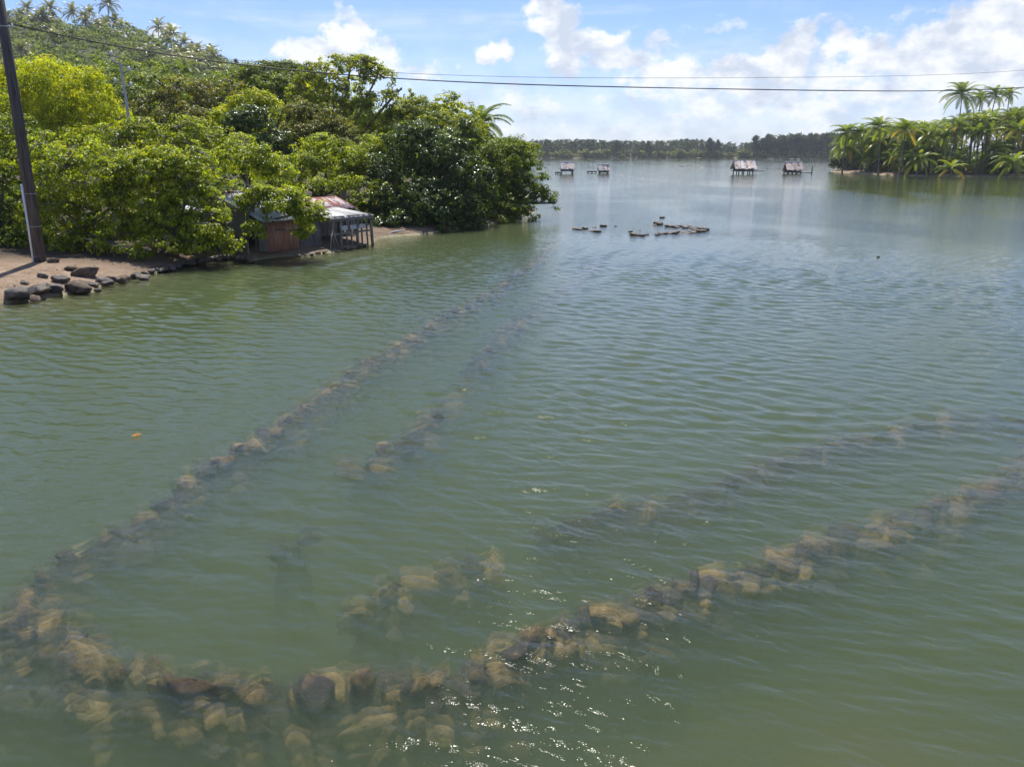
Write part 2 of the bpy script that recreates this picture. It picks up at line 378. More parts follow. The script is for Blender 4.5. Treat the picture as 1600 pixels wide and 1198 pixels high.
for l_, a_, p_ in zip(lam, wd_, rv.uniform(0, 6.28, NW)):
    grp = .65+.35*np.sin(.45*X*math.cos(p_*3)+.45*Y*math.sin(p_*3)+p_*7)      # waves come in groups
    fade = np.clip((l_*(4.1*4)/(np.maximum(R, 4)*.055)-1)/1.0, 0, 1) if l_ < .3 else 1.0
    Hh += WAVE*(l_/(2*math.pi))*math.sqrt(2/NW)*grp*fade*np.sin(2*math.pi/l_*(wx*math.cos(a_)+wy*math.sin(a_))+p_)
Hh = Hh+6.0*Hh*np.abs(Hh)                                              # peakier crests
gust = .62+.5*np.clip(.5+1.1*nz(X, Y, 71, 3, .11), 0, 1)
lee = .65+.35*np.clip((Y-6)/8, 0, 1)                                   # calmer in the lee of the bridge
Hh *= gust*lee*np.clip((46-R)/14, 0, 1)*np.clip((41-np.degrees(np.abs(A)))/2, 0, 1)
nr, na = X.shape; i = np.arange(nr*na).reshape(nr, na); j = np.roll(i, -1, 1)
V = np.stack([X, Y, Hh], -1).reshape(-1, 3)
F = np.stack([i[:-1].ravel(), i[1:].ravel(), j[1:].ravel(), j[:-1].ravel()], 1)[:, ::-1]
n0 = len(V); rim = V[i[-1]]*[1, 1, 0]+[0, 0, -5]
V = np.vstack([V, rim, [[0, 0, 0], [0, 0, -5]]]); bi = np.arange(na)+n0; bj = np.roll(bi, -1); c1 = n0+na; c2 = c1+1
F = np.vstack([F, np.stack([i[-1], bi, bj, j[-1]], 1)[:, ::-1]])
FT = [(int(c1), int(i[0, k]), int(j[0, k])) for k in range(na)]+[(int(c2), int(bj[k]), int(bi[k])) for k in range(na)]
T3 = np.vstack([F[:, [0, 1, 2]], F[:, [0, 2, 3]], np.array(FT)[:, ::-1]])
water = link('water', mesh_np('water', V, T3, [m], smooth=True))
tag(water, kind='structure')

# ------------------------------------------------------------------ stones
def rock_mesh(name, seed, mat, sub=3, flat=.7, cuts=11, mats=None):
    import bmesh
    r = np.random.default_rng(seed)
    bm = bmesh.new(); bmesh.ops.create_icosphere(bm, subdivisions=sub, radius=1)
    me = bpy.data.meshes.new(name); bm.to_mesh(me); bm.free()
    n = len(me.vertices); co_ = np.zeros(n*3); me.vertices.foreach_get('co', co_); P = co_.reshape(-1, 3)
    for _ in range(cuts):                                            # flattened faces
        d = r.normal(size=3); d /= np.linalg.norm(d); h = r.uniform(.42, .82)
        s = P @ d; P = P-np.outer(np.clip(s-h, 0, None)*.97, d)
    ph = r.uniform(0, 6, 9)
    P = P*(1+.05*(np.sin(P[:, 0]*5+ph[0])*np.sin(P[:, 1]*6+ph[1])+np.sin(P[:, 2]*7+ph[2])*np.sin(P[:, 0]*9+ph[3])))[:, None]
    P += r.normal(size=P.shape)*.012
    P *= np.array([1.12, r.uniform(.62, .95), flat*r.uniform(.8, 1.1)])
    me.vertices.foreach_set('co', P.ravel().astype(np.float32)); me.polygons.foreach_set('use_smooth', [True]*len(me.polygons))
    me.materials.append(mat); me.update(); return me
ST = [rock_mesh('stone', 100+k, STONE) for k in range(7)]+[rock_mesh('stone', 200+k, STONE2) for k in range(4)]
STL = [rock_mesh('stone', 300+k, STONE, sub=2) for k in range(4)]+[rock_mesh('stone', 320+k, STONE2, sub=2) for k in range(3)]

COREM = rough_mat('shadow_band_rubble', (.030, .026, .018), (.085, .070, .042), 3.5, .8, 1, rnd=0, bdist=.06)  # near-black tone stands partly for the stones' underwater shadow
def path_pts(pix, z=-.1, step=.3):
    P = [np.array(W(a, b, z)) for a, b in pix]; out = []
    for k in range(len(P)-1):
        L = np.linalg.norm(P[k+1]-P[k]); n = max(1, int(L/step))
        dirv = (P[k+1]-P[k])/L
        for q in range(n): out.append((P[k]+(P[k+1]-P[k])*(q+.5)/n, dirv, (k+(q+.5)/n)))
    return out
def trap_wall(pix, label, topf, widthf, sizef, step=.3, layers=2, dark=.38, seed=1, core=.20, cw=.0):
    """pix: line of the crest as it lies in the lagoon; topf(k) crest height, widthf(k) half width"""
    r = random.Random(seed)
    pts = path_pts(pix, -.12, step)
    items = []
    for (p, d, k) in pts:
        side = np.array([-d[1], d[0], 0])
        wdt = widthf(k); top = topf(k); s0 = sizef(k)
        nacross = max(1, int(round(2*wdt/(s0*.62))))
        for a in range(nacross):
            u = (a+.5)/nacross*2-1
            u += r.uniform(-.25, .25)
            s = s0*r.choice([.5, .6, .7, .8, .95, 1.2])*.68
            zc = top-s*.55-abs(u)**1.5*.30+r.uniform(-.10, .03)
            q = p+side*(u*wdt)+d*r.uniform(-.15, .15)
            items.append((q[0], q[1], zc, s))
            if layers > 1 and r.random() < .5:
                items.append((q[0]+side[0]*.14*(1 if u > 0 else -1)+r.uniform(-.1, .1), q[1]+side[1]*.14*(1 if u > 0 else -1)+r.uniform(-.1, .1), zc-s*.95, s*1.15))
    c = items[len(items)//2]
    root = empty('fish_trap_wall', (c[0], c[1], ground_z(c[0], c[1])), label=label, cat='stone wall', group='sunken stone fish trap walls')
    # added dark core under the crest stones; colour carries dark stone plus their shadow
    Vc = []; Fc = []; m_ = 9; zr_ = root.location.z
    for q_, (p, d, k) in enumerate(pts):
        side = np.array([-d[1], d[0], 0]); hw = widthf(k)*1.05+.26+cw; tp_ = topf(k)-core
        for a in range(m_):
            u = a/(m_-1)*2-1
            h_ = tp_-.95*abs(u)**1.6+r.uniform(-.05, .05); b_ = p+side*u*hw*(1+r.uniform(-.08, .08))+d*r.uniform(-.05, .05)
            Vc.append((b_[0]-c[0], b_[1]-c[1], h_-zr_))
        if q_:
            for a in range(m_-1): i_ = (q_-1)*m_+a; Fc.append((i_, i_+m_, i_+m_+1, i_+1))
    if Fc: link('shadow_band_core', mesh_np('shadow_band_core', Vc, Fc, [COREM], smooth=True), root)
    items.sort(key=lambda q: (q[2] < -.55, (q[0]**2+q[1]**2)))
    for n_, (x, y, zz, s) in enumerate(items):
        if n_ >= 298: break
        me = r.choice(ST[7:] if r.random() < dark else ST[:7]) if y < 14 else r.choice(STL)
        link('stone', me, root, (x-c[0], y-c[1], zz-root.location.z), (r.uniform(-.5, .5), r.uniform(-.5, .5), r.uniform(0, 6.28)), s)
    rest = items[298:]
    if rest:
        Vs = []; Fs = []; n0 = 0
        for (x, y, zz, s) in rest:
            me = STL[r.randrange(len(STL))]; nn = len(me.vertices); a = np.zeros(nn*3); me.vertices.foreach_get('co', a); a = a.reshape(-1, 3)
            th = r.uniform(0, 6.28); Rm = np.array([[math.cos(th), -math.sin(th), 0], [math.sin(th), math.cos(th), 0], [0, 0, 1]])
            f = np.zeros(len(me.polygons)*3, dtype=np.int32); me.polygons.foreach_get('vertices', f)
            Vs.append(a@Rm.T*s+np.array([x-c[0], y-c[1], zz-root.location.z])); Fs.append(f.reshape(-1, 3)+n0); n0 += nn
        tag(link('rubble', mesh_np('rubble', np.concatenate(Vs), np.concatenate(Fs), [STONE], smooth=True), root), kind='stuff')
    return root
near = [(15,920),(40,965),(110,1020),(190,1050),(300,1068),(450,1075),(570,1060),(700,1062),(790,1015),(900,962),(1000,938),(1100,902),(1200,877),(1300,838),(1400,808),(1500,777),(1600,738),(1640,700),(1625,668)]
trap_wall(near, 'curved stone fish trap wall just under the water across the foreground',
          lambda k: -.10 if k < 4 else (-.09 if k < 10 else -.075), lambda k: .40 if k < 8 else (.32 if k < 11 else .24), lambda k: .37 if k < 11 else .40, step=.14, seed=3)
left = [(15,920),(80,880),(150,840),(250,795),(310,738),(400,690),(480,635),(560,578),(620,545),(700,492),(760,465),(850,400),(885,368)]
trap_wall(left, 'long straight sunken stone wall running from lower left towards the emergent rock line',
          lambda k: -.09 if k < 4 else -.06, lambda k: .32 if k < 4 else .45, lambda k: .40, step=.30, layers=1, seed=4, core=.10)
inner = [(560,728),(600,705),(645,678),(680,642),(705,610),(740,575),(775,532),(820,492),(900,440),(950,400)]
trap_wall(inner, 'second broken line of sunken stones right of the long straight wall',
          lambda k: -.06-(.2 if 3 < k < 5 else 0), lambda k: .34, lambda k: .44, step=.36, layers=1, seed=5, core=.12)
isl = [(570,925),(620,895),(690,868),(765,848)]
trap_wall(isl, 'short submerged heap of stones inside the curve of the near trap wall',
          lambda k: -.24, lambda k: .30, lambda k: .38, step=.18, seed=6)
right = [(860,812),(900,800),(1060,768),(1200,718),(1300,690),(1420,662),(1500,646),(1570,645),(1625,668)]
trap_wall(right, 'dark sunken stone wall reaching the right edge beyond the near curved wall',
          lambda k: -.17+.008*k, lambda k: .34, lambda k: .38, step=.3, dark=.6, seed=8, core=.10, cw=.35)
few = [(420,836),(455,822)]
trap_wall(few[:1]+[(455,822),(480,815)], 'small isolated patch of sunken stones inside the left half of the trap', lambda k: -.24, lambda k: .12, lambda k: .36, step=.25, layers=1, seed=9)

# ------------------------------------------------------------------ hill behind the left bank
ridge_px = [(-500,-40),(-250,-10),(-60,22),(0,38),(60,42),(110,44),(160,48),(210,56),(260,72),(310,92),(350,108),(400,126),(450,146),(520,168),(600,190),(680,210),(760,226),(820,236)]
ru = np.array([(p[0]-800)/FPX/ray(*p)[1] for p in ridge_px]); rz = np.array([D(p[0], p[1], 300)[2] for p in ridge_px])
def hill_h(X, Y):
    u = X/np.maximum(Y, 1)
    zr = np.interp(u, ru, rz, left=rz[0], right=0)
    zr = np.where(u > ru[-1], 0, zr)
    f = np.clip((Y-112)/(300-112), 0, 1); f = f*f*(3-2*f)*.45+f*.55
    b = np.clip((560-Y)/(560-300), 0, 1); b = b*b*(3-2*b)
    h = zr*np.where(Y < 300, f, b)
    return h*(1+.05*nz(X, Y, 31, 3, .03))+nz(X, Y, 33, 4, .06)*1.6*np.clip(h/10, 0, 1)-.8
ua = np.linspace(-1.15, .03, 190); ya = np.concatenate([np.linspace(100, 300, 130, endpoint=False), np.linspace(300, 570, 50)])
U, Y = np.meshgrid(ua, ya); X = U*Y; Z = hill_h(X, Y)
nr, na = X.shape; i = np.arange(nr*na).reshape(nr, na)
F = np.stack([i[:-1, :-1].ravel(), i[:-1, 1:].ravel(), i[1:, 1:].ravel(), i[1:, :-1].ravel()], 1)
HM = rough_mat('hill_soil', (.03, .045, .015), (.06, .075, .03), .3, .95, .3, c3=(.09, .07, .045), rnd=0, detail=8)
tag(link('hill', mesh_np('hill', np.stack([X, Y, Z], -1).reshape(-1, 3), F, [HM], smooth=True)), kind='structure')

# ------------------------------------------------------------------ foliage generators
def leaves_np(cen, nrm, tipd, L, Wd, r):
    """kite leaves folded along the midrib: 4 verts, 2 tris each"""
    n = nrm/(np.linalg.norm(nrm, axis=1, keepdims=True)+1e-9)
    u = tipd-n*np.sum(tipd*n, axis=1, keepdims=True); u /= np.linalg.norm(u, axis=1, keepdims=True)+1e-9
    v = np.cross(n, u); L = L[:, None]; Wd = Wd[:, None]
    base = cen-u*L*.5; tip = cen+u*L*.5-n*L*.12
    a = cen-u*L*.06+v*Wd*.5+n*L*.10; b = cen-u*L*.06-v*Wd*.5+n*L*.10
    V = np.stack([base, b, tip, a], 1).reshape(-1, 3)
    k = np.arange(len(cen))*4
    T = np.concatenate([np.stack([k, k+1, k+2], 1), np.stack([k, k+2, k+3], 1)])
    return V, T
def crown_np(lobes, ncl, per, leaf, cr, r, flat=.6, fill=.3, aspect=.8, droop=.5, gap=0.0, low=-.55):
    """lobes: (cx,cy,cz, rx,ry,rz) world. Shoots at and inside the lobes' surface, each a dome of leaves."""
    lob = np.array(lobes, float); area = lob[:, 3]*lob[:, 5]+.3*lob[:, 3]*lob[:, 4]; pr = area/area.sum()
    which = r.choice(len(lob), ncl, p=pr); d = r.normal(size=(ncl, 3)); d /= np.linalg.norm(d, axis=1, keepdims=True)
    d[:, 2] = np.where(d[:, 2] < low, -d[:, 2], d[:, 2])
    rad = np.where(r.random(ncl) < fill, r.uniform(.35, .9, ncl), r.uniform(.88, 1.06, ncl))
    ph = r.uniform(0, 6.28, 6)
    bump = 1+.11*np.sin(d[:, 0]*5+ph[0]+which)*np.sin(d[:, 1]*6+ph[1])+.09*np.sin(d[:, 2]*8+d[:, 0]*7+ph[2]+which*2)
    cc = lob[which, :3]+d*lob[which, 3:]*(rad*bump)[:, None]
    if gap > 0:
        s = np.sin(cc[:, 0]*1.7+ph[3])*np.sin(cc[:, 2]*2.1+ph[4])*np.sin(cc[:, 1]*1.3+ph[5])+.35*r.normal(size=ncl)*.5
        keep = s > np.quantile(s, gap); cc = cc[keep]; d = d[keep]; ncl = len(cc)
    ctone = np.clip(r.normal(.38, .22, ncl), 0, .9)
    o_ = r.normal(size=(ncl, per, 3)); o_ /= np.linalg.norm(o_, axis=2, keepdims=True)
    o_ = np.where((np.sum(o_*d[:, None], axis=2) < -.3)[..., None], -o_, o_)
    crs = cr*r.uniform(.55, 1.3, ncl)
    pos = cc[:, None]+o_*(crs[:, None]*r.uniform(.35, 1, (ncl, per)))[..., None]*np.array([1, 1, flat])
    nrm = o_*.7+d[:, None]*.35+np.array([0, 0, .75])+r.normal(size=o_.shape)*.38
    tip = o_+r.normal(size=o_.shape)*.3+np.array([0, 0, -droop])
    N = ncl*per
    L = leaf*r.uniform(.65, 1.35, N)
    V, T = leaves_np(pos.reshape(N, 3), nrm.reshape(N, 3), tip.reshape(N, 3), L, L*aspect, r)
    tone = np.clip(np.repeat(ctone, per)+r.normal(0, .12, N), 0, .90)
    tone = np.where(r.random(N) < .018, .99, tone)
    return V, T, np.repeat(tone, 4), cc
def lob_px(l):
    """(px,py,rx,ry,Y[,depth]) -> world ellipsoid"""
    px, py, rx, ry, Y = l[:5]; c = D(px, py, Y); k = Y/FPX*1.03
    return (*c, rx*k, (l[5] if len(l) > 5 else (rx+ry)*.5*k*.85), ry*k)
NTREE = 0
def tree(name, label, cat, base, lobes, mat, ncl, per=22, leaf=.16, cr=.42, group=None, bark=None, trunk_r=.16, twigs=.25, twig_r=.012, seed=None, stems=1, lump=6, **kw):
    global NTREE; NTREE += 1
    leaf *= .82; per = int(per*1.3)
    r = np.random.default_rng(1000+(seed or NTREE))
    lw0 = [lob_px(l) for l in lobes]; lw = list(lw0)
    for l in lw0:
        for q in range(lump):
            d = r.normal(size=3); d[2] = abs(d[2])*.9-.25; d[1] = -abs(d[1])*.8 if q % 3 else d[1]; d /= np.linalg.norm(d); f_ = r.uniform(.28, .46)
            lw.append((l[0]+d[0]*l[3]*.86, l[1]+d[1]*l[4]*.86, l[2]+d[2]*l[5]*.86, l[3]*f_, l[4]*f_, l[5]*f_*r.uniform(.75, 1.1)))
    bx, by = base; bz = ground_z(bx, by)
    if by > 112: bz = max(bz, float(hill_h(np.array([bx]), np.array([by]))[0]))
    root = empty(name, (bx, by, bz-.05), label=label, cat=cat, group=group)
    V, T, tone, cc = crown_np(lw, ncl, per, leaf, cr, r, **kw)
    off = np.array([bx, by, bz-.05])
    link('crown', mesh_np('crown', V-off, T, [mat], tone=tone), root)
    # trunk, limbs to every lobe, thin branches to the shoots
    P0 = []; P1 = []; R0 = []; R1 = []; B = []
    cen = np.mean([l[:3] for l in lw], axis=0); fork = np.array([bx+(cen[0]-bx)*.35, by+(cen[1]-by)*.35, bz+(cen[2]-bz)*.45])
    for s_ in range(stems):
        dx = r.normal(size=2)*.25*(s_ > 0)
        P0.append([bx+dx[0]*1.5, by+dx[1]*1.5, bz-.3]); P1.append(fork+[dx[0], dx[1], 0]); R0.append(trunk_r*(1 if s_ == 0 else .6)); R1.append(trunk_r*.6); B.append(r.normal(size=3)*.25)
    for l in lw0:
        c_ = np.array(l[:3])
        P0.append(fork); P1.append(c_+[0, 0, l[5]*.15]); R0.append(trunk_r*.6); R1.append(trunk_r*.25); B.append([r.normal()*.4, r.normal()*.4, -.1*abs(r.normal())])
    V1, F1 = tubes_np(P0, P1, np.array(R0), np.array(R1), np.array(B), seg=5, sides=6)
    k = r.random(len(cc)) < twigs
    tp_ = cc[k]; lc = np.array([l[:3] for l in lw]); li = np.argmin(((tp_[:, None]-lc[None])**2).sum(2), axis=1)
    st = lc[li]+(tp_-lc[li])*r.uniform(.05, .45, (len(tp_), 1))
    V2, F2 = tubes_np(st, tp_+(tp_-st)*.06, twig_r*3.0, twig_r*.55, r.normal(size=st.shape)*.28, seg=4, sides=3)
    per_ = 6*6; nf = 5*6; NB = len(P0)
    F1r = F1.reshape(nf, NB, 4)                                          # faces ordered by ring, one row per tube
    def sub(ids):
        f = np.concatenate([F1r[:, i_] for i_ in ids]); u_, inv = np.unique(f, return_inverse=True); return V1[u_]-off, inv.reshape(-1, 4)
    va, fa = sub([0]+list(range(stems, NB))); link('trunk', mesh_np('trunk', va, fa, [bark or BARK], smooth=True), root)
    for i_ in range(1, stems): va, fa = sub([i_]); link('stem', mesh_np('stem', va, fa, [bark or BARK], smooth=True), root)
    tag(link('twigs', mesh_np('twigs', V2-off, F2, [bark or BARK], smooth=True), root), kind='stuff')
    return root

GS = 'trees and shrubs along the left bank'
g = lambda px, Y: (D(px, 400, Y)[0], Y)
# front row, over the water
tree('sea_hibiscus', 'bright green broad-leaved shrub at the water just right of the wooden utility pole', 'shrub', g(120, 34.5),
     [(135,285,75,58,34),(90,330,55,48,33.5),(165,345,60,42,33),(75,260,50,40,35),(215,300,50,50,33.5),(110,375,24,22,32.5),(180,385,36,22,31.6),(215,392,26,14,31)], LEAF_B, 740, 24, .15, .36, GS, TWIG, .13, .6, stems=3, gap=.12, droop=.9)
tree('sea_hibiscus', 'green leafy shrub with branches dipping to the water left of the grey shed', 'shrub', g(262, 34),
     [(255,300,60,60,33.5),(250,355,45,38,32.6),(300,330,45,40,33),(315,380,28,20,31.8),(225,360,25,22,32.5),(330,355,28,28,32.2),(255,388,34,18,31.2),(345,384,30,14,32.2),(290,265,50,36,34)], LEAF_B, 730, 24, .15, .36, GS, TWIG, .15, .6, stems=3, gap=.16, droop=.9)
tree('sea_hibiscus', 'dark green thicket behind the wooden pole at the left edge of the photo', 'shrub', g(20, 36),
     [(15,250,60,55,37),(5,315,60,50,36),(35,350,42,32,35.5),(-60,290,60,70,37)], LEAF_G, 460, 24, .16, .40, GS, BARK, .16, .3, stems=2, droop=.8)
tree('sea_hibiscus', 'green branch cluster hanging over the orange corrugated wall of the shed', 'shrub', g(372, 35.5),
     [(380,258,48,30,36.5),(425,272,30,20,36.5),(445,325,34,32,34.2),(480,335,26,24,34.4),(405,315,30,20,34.6),(470,362,14,18,34.6),(395,365,18,14,33.5)], LEAF_B, 520, 22, .145, .33, GS, TWIG, .12, .45, stems=2, gap=.15, droop=.9)
tree('sea_hibiscus', 'pale green twiggy thicket above the far end of the white shed roof', 'shrub', g(300, 40),
     [(225,235,60,36,40),(300,225,60,34,41),(350,240,50,30,41),(180,225,40,28,40)], LEAF_B, 460, 20, .15, .38, GS, TWIG, .12, .7, twig_r=.016, gap=.25, stems=2, droop=.6)
# second row
tree('mango_tree', 'large yellow-green domed tree with drooping sunlit leaves behind the wooden pole', 'tree', g(100, 47),
     [(90,165,75,48,46),(150,195,48,48,45.5),(45,200,50,44,45),(60,130,60,28,47.5),(120,230,75,34,44.5),(10,150,45,36,47)], LEAF_Y, 1050, 26, .20, .48, GS, BARK, .28, .12, aspect=.42, droop=1.4, flat=.75)
tree('mango_tree', 'green tree at the left edge left of the yellow-green domed tree', 'tree', g(-50, 43),
     [(-20,200,45,60,43),(5,250,40,36,42),(-70,180,50,70,45)], LEAF_B, 380, 24, .18, .44, GS, BARK, .22, .12, aspect=.5, droop=1.2)
tree('broadleaf_tree', 'olive-brown twiggy tree between the yellow-green dome and the yellow-topped tree', 'tree', g(300, 62),
     [(295,165,45,32,62),(250,185,42,30,61),(345,160,40,30,63),(300,200,60,28,60)], LEAF_O, 560, 22, .20, .5, GS, TWIG, .22, .5, twig_r=.02, gap=.15)
tree('broadleaf_tree', 'dark green tree behind the concrete pole', 'tree', g(215, 66),
     [(215,170,28,26,66),(240,195,32,26,66),(190,205,34,30,66)], LEAF_G, 260, 22, .22, .5, GS, BARK, .2, .1)
tree('broadleaf_tree', 'tree with a bright yellow top in the middle of the left bank', 'tree', g(395, 56),
     [(400,175,34,24,55),(410,160,22,14,55.5),(375,195,34,26,55)], LEAF_Y, 380, 22, .19, .45, GS, BARK, .22, .1)
tree('broadleaf_tree', 'dark glossy round tree below the yellow-topped tree', 'tree', g(395, 52),
     [(390,215,46,34,52.5),(355,235,36,30,52),(425,245,36,30,52),(400,262,42,22,51)], LEAF_D, 640, 24, .19, .45, GS, BARK, .24, .08)
tree('broadleaf_tree', 'olive green dense conical tree right of the dark round tree', 'tree', g(495, 55),
     [(490,205,45,34,55),(480,240,52,36,54),(520,235,42,34,54.5),(470,180,26,16,55.5)], LEAF_O, 780, 26, .16, .42, GS, BARK, .22, .05)
tree('broadleaf_tree', 'dull green wide tree on the skyline left of the tallest tree', 'tree', g(430, 72),
     [(410,125,42,22,72),(455,125,40,20,72),(380,145,34,22,71),(440,150,60,24,70),(350,135,24,14,74),(480,140,34,24,71)], LEAF_G, 760, 22, .23, .55, GS, BARK, .28, .25, twig_r=.02)
tree('broadleaf_tree', 'tallest spreading tree of the left bank with open branches against the sky', 'tree', g(540, 64),
     [(505,128,34,24,64),(548,108,40,17,64),(590,122,26,15,64),(520,160,38,24,63),(560,180,38,20,63),(480,150,28,24,64),(605,165,34,18,63),(628,140,16,14,63),(545,140,20,16,65),(640,185,34,16,62.5),(585,205,40,16,62)],
     LEAF_T, 900, 22, .20, .46, GS, TWIG, .28, .5, twig_r=.022, fill=.25, gap=.2)
tree('broadleaf_tree', 'pale yellowish green tree sloping down to the lone palm', 'tree', g(670, 64),
     [(660,185,36,24,63),(700,185,34,26,64),(735,215,22,34,64),(625,200,30,20,62),(690,205,50,26,62)], LEAF_T, 620, 22, .20, .46, GS, BARK, .24, .12, twig_r=.02)
tree('broadleaf_tree', 'sunny light green tree just behind the rusty shed roofs', 'tree', g(500, 50),
     [(470,268,48,24,48),(530,262,44,28,49),(570,280,38,26,49),(510,240,50,24,50),(590,250,30,30,51),(440,285,28,16,47),(500,292,26,12,46),(545,290,30,12,47)], LEAF_B, 640, 24, .16, .4, GS, BARK, .18, .2, gap=.08)
tree('beach_tree', 'big dark glossy-leaved tree overhanging the water right of the sheds', 'tree', g(670, 50),
     [(665,250,58,44,50),(620,285,44,40,49),(700,275,50,50,50),(650,320,60,36,47.5),(705,325,40,28,48.5),(640,225,40,32,51),(720,235,30,36,52),(745,300,28,36,51),(598,325,22,34,47),(620,350,30,16,45.6),(670,352,36,14,46.5),(720,348,34,14,48.5)], LEAF_D, 1500, 26, .18, .42, GS, BARK, .3, .08, stems=2, low=-.9)
tree('beach_tree', 'dark green leafy tree reaching furthest right over the lagoon from the left bank', 'tree', g(790, 56),
     [(790,262,46,36,56),(815,290,36,30,55),(760,285,36,42,55),(775,325,44,22,53.5),(830,300,22,20,55),(820,240,16,14,57),(800,235,30,16,58),(857,306,9,8,54.5),(868,318,5,6,54),(770,345,30,10,52),(812,335,24,12,53.5)], LEAF_G, 1000, 26, .17, .40, GS, TWIG, .24, .3, stems=3, low=-.9, gap=.08, twig_r=.016)
# fillers behind
for q, (px, py, rx, ry, Y, mt, lb) in enumerate([(150,150,120,45,85,LEAF_G,'mid green tree behind the yellow-green dome at the foot of the hill'),(300,170,70,40,92,LEAF_D,'dark tree in the gap behind the olive-brown twiggy tree'),
      (560,215,110,44,76,LEAF_G,'green tree deep in the wood behind the tallest tree'),(-80,170,120,60,80,LEAF_G,'green tree outside the left edge at the foot of the hill'),
      (740,245,60,30,72,LEAF_G,'low green tree behind the palm at the right end of the left bank')]):
    tree('broadleaf_tree', lb, 'tree', g(px, Y), [(px,py,rx,ry,Y),(px-rx*.5,py+25,rx*.7,ry,Y-3),(px+rx*.5,py+25,rx*.7,ry,Y-3)], mt, 560, 20, .32, .8, GS, BARK, .3, .03)
# shaded undergrowth along the bank
r = np.random.default_rng(77)
ul = []
for a in range(130):
    u = r.random(); px = -40+u*880; Yb = np.interp(px, [-40, 300, 420, 600, 800, 860], [33.5, 33.6, 41, 47, 56, 60])+r.uniform(0, 1)**2*9
    x_ = (px-800)/FPX*Yb*1.04
    if poly_sd(np.array([x_]), np.array([Yb]), LB)[0] < .8: continue
    ul.append((x_, Yb, .5, r.uniform(.8, 1.5), r.uniform(.8, 1.4), r.uniform(.5, 1.1)))
for a in range(150):
    Yb = r.uniform(46, 112); x_ = r.uniform(-.75, .0)*Yb
    if poly_sd(np.array([x_]), np.array([Yb]), LB)[0] > 2: ul.append((x_, Yb, .5, r.uniform(1.6, 2.8), 2.0, r.uniform(.8, 1.8)))
V, T, tone, cc = crown_np(ul, 4600, 20, .19, .42, r, low=-.3)
tag(link('undergrowth', mesh_np('undergrowth', V, T, [LEAF_G], tone=tone)), 'shaded leafy undergrowth on the ground beneath the trees of the left bank', 'undergrowth', kind='stuff')

# ------------------------------------------------------------------ palms
def frond_np(th0, curl, L=1.0, n=32, wl=.20, wid=.020, droop=.7, r=None, twist=0.0):
    """frond along +X starting at angle th0 above horizontal, bending down by curl radians"""
    V = []; F = []
    p = np.array([0., 0, 0]); th = th0; seg = 12; pts = [p.copy()]; ths = [th]
    for k in range(seg):
        th = th0-curl*((k+1)/seg)**1.3
        p = p+np.array([math.cos(th), 0, math.sin(th)])*L/seg; pts.append(p.copy()); ths.append(th)
    pts = np.array(pts)
    for k in range(0, seg+1, 2):
        w = .014*(1-k/seg)+.003
        b = len(V); V += [pts[k]+[0, w, 0], pts[k]+[0, -w, 0], pts[k]+[0, 0, -w*1.4]]
        if k: F += [(b-3, b-2, b+1), (b-3, b+1, b), (b-2, b-1, b+2), (b-2, b+2, b+1), (b-1, b-3, b), (b-1, b, b+2)]
    for k in range(n):
        u = .14+.86*k/(n-1); i = min(seg-1, int(u*seg)); f = u*seg-i
        c = pts[i]*(1-f)+pts[i+1]*f; a = ths[i]
        fw = np.array([math.cos(a), 0, math.sin(a)]); up = np.array([-math.sin(a), 0, math.cos(a)])
        l = wl*(math.sin(math.pi*min(1, .16+.80*u)))**.55*r.uniform(.85, 1.1)
        for s in (-1, 1):
            dr = fw*(.45+.4*u)+np.array([0, s, 0])*.85+up*.15; dr /= np.linalg.norm(dr)
            d2 = dr+np.array([0, 0, -droop*r.uniform(.7, 1.4)]); d2 /= np.linalg.norm(d2)
            wv = fw*wid*.5
            b = len(V); m_ = c+dr*l*.45; e = m_+d2*l*.6
            V += [c-wv, c+wv, m_+wv*1.1, m_-wv*1.1, e]
            F += [(b, b+1, b+2), (b, b+2, b+3), (b+3, b+2, b+4)]
    return np.array(V, float), np.array(F)
rp = np.random.default_rng(5)
FSH = [(1.25, 1.0, .5), (1.0, 1.3, .6), (.7, 1.35, .8), (.4, 1.3, 1.0), (.05, 1.1, 1.1), (-.4, .8, 1.0)]   # steep to hanging
def frond_set(mat, nm, lo=.0, hi=.9):
    out = []
    for (a, b, c) in FSH:
        row = []
        for v in range(2):
            V, F = frond_np(a+rp.uniform(-.08, .08), b*rp.uniform(.9, 1.15), 1.0, 32, .23, .021, c*1.25, rp)
            row.append(mesh_np('frond', V, F, [mat], tone=np.full(len(V), rp.uniform(lo, hi))))
        out.append(row)
    return out
FG = frond_set(FROND, 'g'); FY = frond_set(FRONDY, 'y'); FO = frond_set(FRONDO, 'o')
def trunk_mesh(h, lean, r0=.16, r1=.10):
    P = []; n = 8
    for k in range(n+1):
        u = k/n; P.append((lean*u**1.6, 0, h*u))
    rr = [r0*(1.5 if k == 0 else 1)*(1-k/n)+r1*k/n for k in range(n+1)]
    return MB().tube(P, rr, 7).mesh('trunk', PALMBARK, True)
TRK = {}
